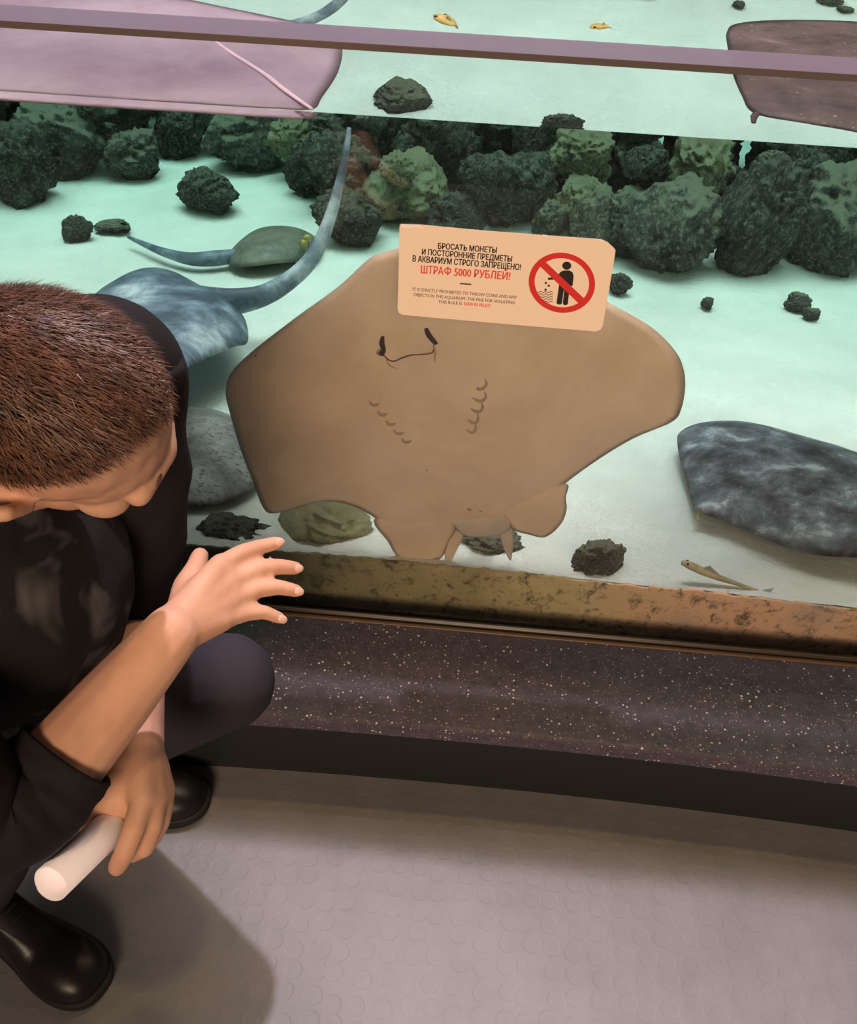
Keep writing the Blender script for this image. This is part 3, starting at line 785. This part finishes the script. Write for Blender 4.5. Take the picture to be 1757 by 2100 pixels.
ring('lettering', [(918 + 7.6*math.cos(2*math.pi*k/28), 555.6 + 6.4*math.sin(2*math.pi*k/28)) for k in range(28)], [(918 + 4.9*math.cos(2*math.pi*k/28), 555.6 + 3.9*math.sin(2*math.pi*k/28)) for k in range(28)], M['ink_red2'], 0.0005)
plate('lettering', [(916.8, 547.4), (919.6, 547.6), (919.2, 564.6), (916.4, 564.4)], M['ink_red2'], 0.00055, 0.0004)
text('5000 РУБЛЕЙ!', (931, 565.2), (1045, 574), 16, M['ink_red2'], 'lettering', bold=0.03)
plate('dash', [(943, 580), (966, 582), (966, 585), (943, 583)], M['ink_soft'], 0.0004, 0.0004)
text('IT IS STRICTLY PROHIBITED TO THROW COINS AND ANY', (846, 596), (1060, 613), 6.6, M['ink_soft'], 'lettering', bold=0.01)
text('OBJECTS IN THE AQUARIUM. THE FINE FOR VIOLATING', (848, 607), (1055, 624), 6.6, M['ink_soft'], 'lettering', bold=0.01)
text('THIS RULE IS', (898, 621.5), (947, 625.5), 6.6, M['ink_soft'], 'lettering', bold=0.01)
text('5000 RUBLES!', (951, 625.8), (1005, 630), 6.6, M['ink_red2'], 'lettering', bold=0.015)
# prohibition sign
rc = (1152, 580); RX, RY = 68.0, 61.5
def ring_pts(rx, ry, n=72): return [(rc[0] + rx*math.cos(2*math.pi*k/n) + 0.0, rc[1] + ry*math.sin(2*math.pi*k/n) + 0.04*rx*math.cos(2*math.pi*k/n)) for k in range(n)]
ring('prohibition_ring', ring_pts(RX, RY), ring_pts(RX-12, RY-11), M['ink_red'], 0.0010)
plate('slash_bar', [(1106, 545), (1116, 535), (1197, 612), (1187, 623)], M['ink_red'], 0.0008, 0.0004)
fig = [(1149, 558), (1156, 555), (1168, 555), (1174, 559), (1176, 566), (1174, 586), (1169, 587), (1168, 590), (1164, 624), (1160, 626), (1155, 625), (1154, 621), (1157, 596), (1156, 595), (1152, 622), (1149, 625), (1143, 624), (1141, 621), (1147, 580), (1146, 573), (1124, 574), (1123, 570), (1142, 568)]
plate('pictogram_body', fig, M['ink'], 0.0005, 0.0004)
plate('pictogram_head', [(1162 + 9.2*math.cos(2*math.pi*k/20), 545 + 8.2*math.sin(2*math.pi*k/20)) for k in range(20)], M['ink'], 0.0005, 0.0004)
for (x, y) in ((1119, 580.5), (1125, 586), (1118.5, 594)):
    plate('coin_dot', [(x + 2.3*math.cos(2*math.pi*k/10), y + 2.2*math.sin(2*math.pi*k/10)) for k in range(10)], M['ink'], 0.0005, 0.0004)
for j in range(5):
    pts_ = []
    xl = 1101 + j*2.2; n = 22
    for k in range(n):
        x = lerp(xl, 1134 - j*0.2, k/(n-1)); pts_.append((x, 599 + j*5.0 + 1.5*math.sin((x-1100)*0.58) + (x-1118)*0.03))
    plate('wave_line', [(x, y-0.7) for x, y in pts_] + [(x, y+0.7) for x, y in pts_[::-1]], M['ink_soft'], 0.0005, 0.0004)

# ================================================================== THE CROUCHING MAN
def capsule(bm, a, b, ra, rb, seg=14):
    """tapered limb piece with rounded ends"""
    d = b - a; ln = d.length
    if ln < 1e-6: d = Vector((0, 0, 1)); ln = 1e-6
    u, w = basis(d); d = d.normalized()
    rows = []
    for k in range(1, 5):
        t = math.pi/2*k/4; rows.append((a - d*ra*math.cos(t), ra*math.sin(t)))
    for k in range(4):
        t = math.pi/2*k/4; rows.append((b + d*rb*math.sin(t), rb*math.cos(t)))
    lo = bm.verts.new(a - d*ra); hi = bm.verts.new(b + d*rb); R_ = []
    for c, r in rows:
        R_.append([bm.verts.new(c + u*(r*math.cos(2*math.pi*k/seg)) + w*(r*math.sin(2*math.pi*k/seg))) for k in range(seg)])
    for i in range(len(R_)-1):
        for k in range(seg): bm.faces.new((R_[i][k], R_[i][(k+1) % seg], R_[i+1][(k+1) % seg], R_[i+1][k]))
    for k in range(seg):
        bm.faces.new((lo, R_[0][(k+1) % seg], R_[0][k])); bm.faces.new((hi, R_[-1][k], R_[-1][(k+1) % seg]))
def chain(bm, pts, rs):
    for i in range(len(pts)-1): capsule(bm, pts[i], pts[i+1], rs[i], rs[i+1])
def ell(bm, c, r, R_=None, seg=20):
    R_ = R_ or Matrix.Identity(3)
    q = bmesh.ops.create_uvsphere(bm, u_segments=seg, v_segments=seg//2+2, radius=1.0)
    for v in q['verts']: v.co = Vector(c) + R_ @ Vector((v.co.x*r[0], v.co.y*r[1], v.co.z*r[2]))
def fuse(name, bm, voxel, smooth_it, m, parent, cut=None, sm_factor=0.5):
    bmesh.ops.recalc_face_normals(bm, faces=bm.faces[:])
    me = bpy.data.meshes.new(name+'_src'); bm.to_mesh(me); bm.free()
    o_ = bpy.data.objects.new(name+'_src', me); col.objects.link(o_)
    md = o_.modifiers.new('r', 'REMESH'); md.mode = 'VOXEL'; md.voxel_size = voxel; md.adaptivity = 0.0
    if smooth_it:
        ms = o_.modifiers.new('s', 'SMOOTH'); ms.factor = sm_factor; ms.iterations = smooth_it
    dg = bpy.context.evaluated_depsgraph_get()
    out = bpy.data.meshes.new_from_object(o_.evaluated_get(dg))
    bpy.data.objects.remove(o_); bpy.data.meshes.remove(me)
    out.name = name
    return link(name, out, m, parent)

m = mat('skin', (0.62, 0.36, 0.24), 0.55, 0.25)
c = ramp(m, noise_fac(m, 14, 4, 0.6), [(0.3, (0.50, 0.26, 0.165)), (0.7, (0.62, 0.35, 0.235))])
L(m, c, bsdf(m).inputs['Base Color']); bsdf(m).inputs['Subsurface Weight'].default_value = 0.0
bump(m, noise_fac(m, 220, 3), 0.08, 0.002); M['skin'] = m
m = mat('hair', (0.11, 0.050, 0.030), 0.45, 0.4)
c = ramp(m, noise_fac(m, 60, 3, 0.6), [(0.3, (0.055, 0.026, 0.016)), (0.7, (0.17, 0.080, 0.050))])
L(m, c, bsdf(m).inputs['Base Color']); M['hair'] = m
M['scalp'] = mat('scalp_hair', (0.085, 0.042, 0.026), 0.7, 0.2)
m = mat('jacket_cloth', (0.012, 0.010, 0.011), 0.85, 0.2)
bump(m, noise_fac(m, 60, 4), 0.3, 0.006); M['jacket'] = m
m = mat('patterned_cloth', (0.012, 0.010, 0.011), 0.85, 0.2)
c = ramp(m, noise_fac(m, 16, 2, 0.5, dist=0.8), [(0.55, (0.010, 0.009, 0.010)), (0.62, (0.040, 0.036, 0.038)), (0.74, (0.09, 0.083, 0.085))])
L(m, c, bsdf(m).inputs['Base Color']); bump(m, noise_fac(m, 40, 4), 0.3, 0.008); M['shirt'] = m
m = mat('trouser_cloth', (0.032, 0.028, 0.036), 0.9, 0.15)
bump(m, noise_fac(m, 300, 2), 0.2, 0.002); M['trousers'] = m
m = mat('shoe_leather', (0.010, 0.009, 0.010), 0.36, 0.35); bump(m, noise_fac(m, 35, 3), 0.15, 0.004); M['leather'] = m
M['sole'] = mat('shoe_sole', (0.018, 0.017, 0.015), 0.7, 0.3)
M['paper'] = mat('paper', (0.92, 0.86, 0.93), 0.7, 0.2)
M['nail'] = mat('nail', (0.62, 0.37, 0.29), 0.35, 0.4)
M['lip'] = mat('lip', (0.45, 0.18, 0.14), 0.5)

HC = at(98, 852, 0.765)                                   # head centre
hf = Vector((0.74, 0.33, -0.60)).normalized()             # face direction
hu = Vector((0.60, -0.40, 0.75)); hu = (hu - hf*hu.dot(hf)).normalized()
hr = hf.cross(hu).normalized()                            # his right
HM = Matrix((hf, hr, hu)).transposed()                    # local x = face, y = right, z = up
def hd(x, y, z): return HC + HM @ Vector((x, y, z))

neck = hd(-0.055, 0, -0.165)
shL = at(228, 780, 1.00); shR = Vector((-0.56, -0.75, 0.99))
chest = Vector((-0.50, -0.53, 0.84)); belly = Vector((-0.60, -0.50, 0.56)); pelvis = Vector((-0.70, -0.48, 0.36))
elR = at(10, 1700, 0.86); wrR = at(352, 1298, 0.925)
elL = at(268, 1255, 1.17); wrL = at(282, 1535, 0.985)
hipL = Vector((-0.66, -0.38, 0.36)); hipR = Vector((-0.70, -0.60, 0.36))
knL = at(462, 1398, 1.25); anL = Vector((-0.66, -0.31, 0.12))
heelR = on_z(-70, 1850, 0.0); toeR = on_z(176, 2012, 0.0)
fdR = (toeR - heelR); fdR.z = 0; fdR.normalize()
anR = heelR + fdR*0.06 + Vector((0, 0, 0.10))
knR = at(-30, 1690, 1.12)

man = empty('person', (pelvis.x, pelvis.y, 0.0))
tag(man, 'crouching man with short brown hair in black clothes reaching a hand towards the glass', 'person')

bm = bmesh.new()
# head
ell(bm, hd(-0.012, 0, 0.028), (0.098, 0.079, 0.088), HM)            # cranium
ell(bm, hd(0.035, 0, 0.010), (0.062, 0.066, 0.075), HM)             # forehead
ell(bm, hd(0.040, 0, -0.050), (0.055, 0.058, 0.062), HM)            # mid face
capsule(bm, hd(0.055, -0.012, -0.095), hd(0.055, 0.012, -0.095), 0.026, 0.026)   # chin
chain(bm, [hd(0.05, 0.02, -0.095), hd(0.0, 0.055, -0.065), hd(-0.015, 0.060, -0.02)], [0.022, 0.020, 0.020])
chain(bm, [hd(0.05, -0.02, -0.095), hd(0.0, -0.055, -0.065), hd(-0.015, -0.060, -0.02)], [0.022, 0.020, 0.020])
chain(bm, [hd(0.084, 0.045, 0.012), hd(0.097, 0.0, 0.014), hd(0.084, -0.045, 0.012)], [0.012, 0.013, 0.012])   # brow
chain(bm, [hd(0.094, 0, 0.0), hd(0.106, 0, -0.022), hd(0.113, 0, -0.036)], [0.009, 0.010, 0.012])            # nose
for s_ in (-1, 1):
    ell(bm, hd(0.104, 0.012*s_, -0.040), (0.009, 0.008, 0.008), HM)
    ell(bm, hd(0.066, 0.042*s_, -0.026), (0.028, 0.022, 0.020), HM)  # cheekbones
    ell(bm, hd(-0.016, 0.080*s_, -0.014), (0.018, 0.009, 0.034), HM) # ear root
    e_ = [hd(-0.002, 0.084*s_, 0.014), hd(-0.020, 0.098*s_, 0.028), hd(-0.042, 0.104*s_, 0.014), hd(-0.040, 0.100*s_, -0.016), hd(-0.020, 0.088*s_, -0.044)]
    if s_ < 0: e_ = [hd(-0.004, -0.079, 0.008), hd(-0.020, -0.083, 0.014), hd(-0.032, -0.084, 0.004), hd(-0.030, -0.083, -0.014), hd(-0.016, -0.078, -0.036)]   # flat against the hair on the far side
    chain(bm, e_, [0.006, 0.007, 0.007, 0.007, 0.009])
chain(bm, [hd(0.092, 0.018, -0.066), hd(0.098, 0, -0.064), hd(0.092, -0.018, -0.066)], [0.007, 0.009, 0.007])  # lips
chain(bm, [hd(0.090, 0.014, -0.076), hd(0.095, 0, -0.076), hd(0.090, -0.014, -0.076)], [0.007, 0.008, 0.007])
# neck, trunk, hips, legs
chain(bm, [hd(-0.035, 0, -0.05), neck, lerp(neck, chest, 0.35)], [0.058, 0.060, 0.075])
chain(bm, [lerp(neck, chest, 0.2), chest, belly, pelvis], [0.08, 0.125, 0.120, 0.125])
chain(bm, [lerp(neck, chest, .25), shL], [0.06, 0.058]); chain(bm, [lerp(neck, chest, .25), shR], [0.06, 0.058])
capsule(bm, hipL, hipR, 0.10, 0.10)
chain(bm, [hipL, knL], [0.082, 0.055]); chain(bm, [hipR, knR], [0.082, 0.055])
chain(bm, [knL, lerp(knL, anL, .4), anL], [0.052, 0.050, 0.036]); chain(bm, [knR, lerp(knR, anR, .4), anR], [0.052, 0.050, 0.036])
capsule(bm, anL, anL + Vector((0.07, 0, -0.085)), 0.034, 0.024); capsule(bm, anR, anR + fdR*0.13 + Vector((0, 0, -0.06)), 0.036, 0.028)
# arms
chain(bm, [shL, elL], [0.050, 0.040]); chain(bm, [shR, elR], [0.050, 0.033])
chain(bm, [elR, lerp(elR, wrR, .30), lerp(elR, wrR, .65), wrR], [0.033, 0.042, 0.037, 0.029])
chain(bm, [elL, lerp(elL, wrL, .35), wrL], [0.038, 0.038, 0.028])
# right hand, spread, back of the hand to the viewer
A = at
R_kn = [A(452, 1158, 0.985), A(474, 1192, 0.985), A(474, 1232, 0.975), A(456, 1272, 0.960)]
R_f = [
  [R_kn[0], A(496, 1134, 1.005), A(532, 1122, 1.020), A(568, 1113, 1.030)],
  [R_kn[1], A(532, 1166, 1.010), A(572, 1162, 1.025), A(606, 1165, 1.035)],
  [R_kn[2], A(530, 1208, 1.000), A(572, 1204, 1.012), A(608, 1212, 1.020)],
  [R_kn[3], A(504, 1258, 0.980), A(542, 1255, 0.992), A(574, 1268, 1.000)]]
for f_, r_ in zip(R_f, ([.0105, .0102, .0092, .0078], [.0108, .0104, .0094, .0080], [.0105, .0100, .0090, .0076], [.0098, .0090, .0080, .0068])):
    chain(bm, f_, r_)
for k, kn in enumerate(R_kn):
    w0 = wrR + (kn - wrR)*0.10
    chain(bm, [w0, lerp(w0, kn, 0.55), kn], [0.024, 0.0175, 0.0125])
chain(bm, [R_kn[0], R_kn[1], R_kn[2], R_kn[3]], [0.0115, 0.012, 0.0115, 0.0105])
chain(bm, [lerp(wrR, R_kn[0], .55), lerp(wrR, R_kn[3], .55)], [0.017, 0.017])
chain(bm, [lerp(wrR, R_kn[0], .25), A(388, 1205, 0.985), A(402, 1165, 1.005), A(410, 1140, 1.02)], [0.020, 0.018, 0.012, 0.010])   # thumb
# left hand, closed on the paper roll
TA, TB_ = A(104, 1812, 0.850), A(238, 1686, 0.948)            # axis of the roll
td = (TB_ - TA).normalized()
TC = TB_              # where the hand holds it
TR = 0.0182
lk0, lk1, lk2, lk3 = A(290, 1648, 0.925), A(318, 1640, 0.945), A(334, 1632, 0.965), A(338, 1618, 0.985)
for kn, r_ in ((lk0, .0130), (lk1, .0130), (lk2, .0125), (lk3, .0115)):
    chain(bm, [wrL, lerp(wrL, kn, .5), kn], [0.026, 0.020, r_])
chain(bm, [lk0, lk1, lk2, lk3], [.013, .013, .0125, .0115])
chain(bm, [lk0, A(274, 1700, 0.905), A(256, 1748, 0.905), A(240, 1778, 0.915)], [.0125, .0115, .0108, .0095])          # index, lying along the roll's side
chain(bm, [lk1, A(312, 1694, 0.925), A(296, 1738, 0.935), A(270, 1752, 0.965)], [.0122, .0110, .0102, .0092])
chain(bm, [lk2, A(330, 1682, 0.950), A(312, 1720, 0.965), A(282, 1728, 0.990)], [.0118, .0106, .0098, .0088])
chain(bm, [lk3, A(338, 1662, 0.975), A(322, 1694, 0.990), A(296, 1702, 1.010)], [.0108, .0096, .0088, .0078])
chain(bm, [lerp(wrL, lk0, .25), A(222, 1596, 0.955), A(200, 1650, 0.950), A(182, 1702, 0.955)], [0.021, 0.0165, 0.0125, 0.010])  # thumb on the far side
ell(bm, A(246, 1625, 0.955), (0.034, 0.030, 0.030))
body = fuse('body', bm, 0.0034, 4, M['skin'], man)

# finger nails
def nail(f_, r_):
    d = (f_[3] - f_[2]).normalized(); toc = (CAM - f_[3]).normalized(); n_ = (toc - d*toc.dot(d)).normalized(); s_ = d.cross(n_)
    blob('nail', f_[3] + n_*r_*0.80 + d*0.001, (0.0062, 0.0048, 0.0018), M['nail'], man, Matrix((d, s_, n_)).transposed(), 10)
for f_, r_ in zip(R_f, (.0078, .0080, .0076, .0068)): nail(f_, r_)
# eyes and lips sit in the face
for s_ in (-1, 1):
    blob('eye', hd(0.079, 0.030*s_, -0.006), (0.011, 0.012, 0.011), mat('eyeball', (0.75, 0.72, 0.70), 0.2), man, HM)
    blob('eyebrow', hd(0.094, 0.026*s_, 0.020), (0.004, 0.016, 0.004), M['hair'], man, HM)

# hair: a close cap over the cranium and thousands of short combed strands
def hairline(p):
    """p in head space, unit-ish; True where hair grows"""
    x, y, z = p
    if x > 0.030: return z > 0.092 + (x-0.030)*0.20 + abs(y)*0.20
    if x > -0.045: return z > 0.026 + (x+0.045)*0.95
    return z > -0.060 - (x+0.045)*0.2
hbm = bmesh.new()
ell(hbm, (-0.012, 0, 0.030), (0.0995, 0.0805, 0.0905), seg=64)
ell(hbm, (0.030, 0, 0.018), (0.064, 0.068, 0.076), seg=40)
ell(hbm, (-0.040, 0, -0.020), (0.066, 0.066, 0.070), seg=40)
cap = fuse('hair', hbm, 0.004, 3, M['scalp'], man)
me = cap.data
hb = bmesh.new(); hb.from_mesh(me)
dead = [f_ for f_ in hb.faces if not hairline(f_.calc_center_median())]
bmesh.ops.delete(hb, geom=dead, context='FACES')
rnd = random.Random(3); sv, sf = [], []
hb.faces.ensure_lookup_table(); hb.normal_update()
areas = [f_.calc_area() for f_ in hb.faces]
cum = []; tot = 0
for a__ in areas: tot += a__; cum.append(tot)
import bisect
comb = Vector((1.0, 0.15, -0.10))
for i in range(15000):
    f_ = hb.faces[bisect.bisect(cum, rnd.random()*tot) if True else 0] if False else hb.faces[min(len(cum)-1, bisect.bisect(cum, rnd.random()*tot))]
    vv = [v.co for v in f_.verts]; a1, a2 = rnd.random(), rnd.random()
    p = lerp(lerp(vv[0], vv[1], a1), lerp(vv[-1], vv[2], a1), a2); n_ = f_.normal
    top = max(0.0, min(1.0, (p.z-0.0)/0.09))
    ln = lerp(0.005, 0.017, top)*rnd.uniform(.7, 1.2)
    flow = comb if p.z > 0.03 else Vector((0.25, 0, -1.0))
    tng = flow - n_*flow.dot(n_); tng = tng.normalized() + Vector((rnd.gauss(0, .22), rnd.gauss(0, .22), rnd.gauss(0, .22)))
    d1 = (n_*0.75 + tng*0.65).normalized(); d2 = (n_*0.15 + tng).normalized()
    w_ = n_.cross(tng).normalized()*rnd.uniform(.00035, .0006)
    q1 = p + d1*ln*0.45; q2 = q1 + d2*ln*0.6; b0 = len(sv)
    sv += [p-w_, p+w_, q1-w_*.8, q1+w_*.8, q2]; sf += [(b0, b0+1, b0+3, b0+2), (b0+2, b0+3, b0+4)]
hb.to_mesh(me); hb.free()
for v in me.vertices: v.co = HC + HM @ v.co
st_ = pyd('hair_strands', [HC + HM @ v for v in sv], sf, M['hair'], cap, smooth=False); st_['kind'] = 'stuff'

# clothes
bm = bmesh.new()
chain(bm, [lerp(neck, chest, 0.15), lerp(neck, chest, .5), chest, belly, lerp(belly, pelvis, .7)], [0.082, 0.115, 0.152, 0.148, 0.155])
chain(bm, [lerp(neck, chest, .2), shL], [0.085, 0.080]); chain(bm, [lerp(neck, chest, .25), shR], [0.085, 0.082])
fuse('shirt', bm, 0.007, 8, M['shirt'], man)
def sleeve(name, pts, rs, folds=6):
    n = 46; P_ = crom(pts, n); r_ = rads(rs, n); seg = 28; v = []; f = []; u = None
    for i in range(n):
        d = (P_[min(i+1, n-1)] - P_[max(i-1, 0)]).normalized()
        u = basis(d)[0] if u is None else (u - d*u.dot(d)).normalized(); w = d.cross(u)
        for k in range(seg):
            a = 2*math.pi*k/seg
            q = 1 + 0.10*noise.noise(Vector((math.cos(a)*1.3, math.sin(a)*1.3, i*0.28 + folds)))
            v.append(P_[i] + (u*math.cos(a) + w*math.sin(a))*r_[i]*q)
    # turn the cuff inwards so that it has a thickness
    d = (P_[-1]-P_[-2]).normalized(); c_ = P_[-1]
    for kk, (sc, bk) in enumerate(((0.97, -0.002), (0.90, 0.002), (0.86, 0.03))):
        for k in range(seg): v.append(c_ + (v[(n-1)*seg+k]-c_)*sc - d*bk)
    rows = n + 3
    for i in range(rows-1):
        for k in range(seg): f.append((i*seg+k, i*seg+(k+1) % seg, (i+1)*seg+(k+1) % seg, (i+1)*seg+k))
    f.append(tuple(range(seg))[::-1])
    return pyd(name, v, f, M['jacket'], man)
cuffR = lerp(elR, wrR, 0.36)
sleeve('sleeve', [shR, lerp(shR, elR, .5), lerp(elR, shR, .10), lerp(elR, cuffR, .5), cuffR], [0.078, 0.073, 0.060, 0.053, 0.050])
cuffL = lerp(elL, wrL, 0.20)
sleeve('sleeve', [shL + (shL-elL).normalized()*0.03, lerp(shL, elL, .35), lerp(shL, elL, .75), elL, cuffL], [0.078, 0.080, 0.068, 0.060, 0.052], 14)
bm = bmesh.new()
ell(bm, shL + Vector((-0.01, 0.0, 0.0)), (0.092, 0.090, 0.092)); ell(bm, shR, (0.092, 0.090, 0.092))
chain(bm, [shL + Vector((-0.02, -0.01, 0.01)), lerp(shL, neck, .5) + Vector((-0.05, 0, -.01)), lerp(neck, shR, .5) + Vector((-0.05, 0, -.01)), shR], [0.088, 0.085, 0.085, 0.088])
chain(bm, [lerp(neck, chest, .3) + Vector((-.07, 0, 0)), chest + Vector((-0.09, 0, 0)), belly + Vector((-0.08, 0, 0)), pelvis + Vector((-0.05, 0, .02))], [0.10, 0.135, 0.135, 0.15])
fuse('jacket_back', bm, 0.007, 8, M['jacket'], man)
bm = bmesh.new()
capsule(bm, hipL, hipR, 0.125, 0.125)
chain(bm, [hipL, lerp(hipL, knL, .5), knL], [0.115, 0.090, 0.068]); chain(bm, [hipR, lerp(hipR, knR, .5), knR], [0.115, 0.092, 0.070])
chain(bm, [knL, lerp(knL, anL, .4), anL + Vector((0, 0, -.01))], [0.066, 0.066, 0.058]); chain(bm, [knR, lerp(knR, anR, .4), anR + Vector((0, 0, .01))], [0.068, 0.068, 0.062])
chain(bm, [pelvis, belly], [0.135, 0.12])
fuse('trousers', bm, 0.007, 5, M['trousers'], man)

def shoe(heel, fd, name='shoe'):
    """low leather shoe: sole, welt and a rounded upper, built along fd"""
    sd = Vector((fd.y, -fd.x, 0))
    ob = empty(name, heel); ob.parent = man; ob.matrix_parent_inverse = man.matrix_basis.inverted()
    prof_ = [(0.0, .026), (0.012, .034), (0.05, .037), (0.10, .037), (0.15, .042), (0.20, .052), (0.24, .054), (0.27, .048), (0.292, .034), (0.302, .014)]
    left = [(x, w) for x, w in prof_]; right = [(x, -w*0.96) for x, w in prof_[::-1]]
    ring_ = crom([Vector((x, y, 0)) for x, y in left + right], 72, closed=True)
    def layer(z, sc, dx=0.0): return [heel + fd*((p.x-0.15)*sc + 0.15 + dx) + sd*(p.y*sc) + Vector((0, 0, z)) for p in ring_]
    def loft(name_, layers, m_, parent):
        n = 72; v = [q for l_ in layers for q in l_]
        f = [(i*n+k, i*n+(k+1) % n, (i+1)*n+(k+1) % n, (i+1)*n+k) for i in range(len(layers)-1) for k in range(n)]
        f += [tuple(range(n))[::-1], tuple((len(layers)-1)*n+k for k in range(n))]
        return pyd(name_, v, f, m_, parent)
    up_ = []
    for j in range(13):
        t = j/12; z = 0.024 + 0.082*t
        l_ = []
        for p in ring_:
            x = p.x; top_h = 0.045 + 0.065*max(0, min(1, (0.20-x)/0.10))      # low toe box, high heel
            zz = min(1.0, t)*top_h*1.0
            sc = math.sqrt(max(0.0, 1 - (t*0.93)**2.2)) if x > 0.17 else 1 - 0.22*t
            k_ = max(0, min(1, (x-0.10)/0.10)); k_ = k_*k_*(3-2*k_)
            scm = lerp(1-0.18*t, math.sqrt(max(0.0, 1-(t*0.96)**2.2)), k_)
            cx = lerp(0.07, 0.20, k_)
            l_.append(heel + fd*(cx + (x-cx)*lerp(scm, 1-0.05*t, 0.15)) + sd*(p.y*scm) + Vector((0, 0, 0.024 + zz)))
        up_.append(l_)
    me_o = loft('upper', up_, M['leather'], man)
    return me_o, layer, loft
def build_shoe(heel, fd):
    up, layer, loft = shoe(heel, fd)
    bpy.data.objects.remove([o_ for o_ in man.children if o_.type == 'EMPTY'][-1])
    up.name = 'shoe'
    s1 = loft('sole', [layer(0.0, 0.99), layer(0.008, 1.03), layer(0.012, 1.03), layer(0.0135, 1.005), layer(0.016, 1.005), layer(0.0175, 1.04), layer(0.025, 1.04), layer(0.027, 1.0)], M['sole'], up)
    # laces
    for j in range(4):
        x = 0.135 + j*0.016; zt = 0.024 + 0.045 + 0.065*max(0, min(1, (0.20-x)/0.10)) + 0.001
        sd = Vector((fd.y, -fd.x, 0)); c_ = heel + fd*x + Vector((0, 0, zt-0.004))
        tube('lace', [c_ + sd*0.022 + Vector((0, 0, -.006)), c_, c_ - sd*0.022 + Vector((0, 0, -.006))], [0.0022, 0.0022, 0.0022], M['sole'], up, seg=6, n=8)
    return up
build_shoe(heelR, fdR)
build_shoe(Vector((anL.x-0.075, anL.y, 0)), Vector((1, 0.05, 0)).normalized())

# ---- rolled sheet of paper in his fist
pr_ = []
u_, w_ = basis(td); turns = 2.3; n_ = 90; Ls = 0.145; vs, fs = [], []
for j in range(2):
    c0 = TA + td*(Ls*j)
    for k in range(n_+1):
        t = k/n_; a = 2*math.pi*turns*t + 0.6; r_ = TR - 0.0018*(1-t)
        vs.append(c0 + (u_*math.cos(a) + w_*math.sin(a))*r_)
for k in range(n_): fs.append((k, k+1, n_+1+k+1, n_+1+k))
ro = pyd('paper_roll', vs, fs, M['paper'])
md = ro.modifiers.new('thickness', 'SOLIDIFY'); md.thickness = 0.0005
tag(ro, 'white sheet of paper rolled into a tube, held in the man\'s fist', 'paper')
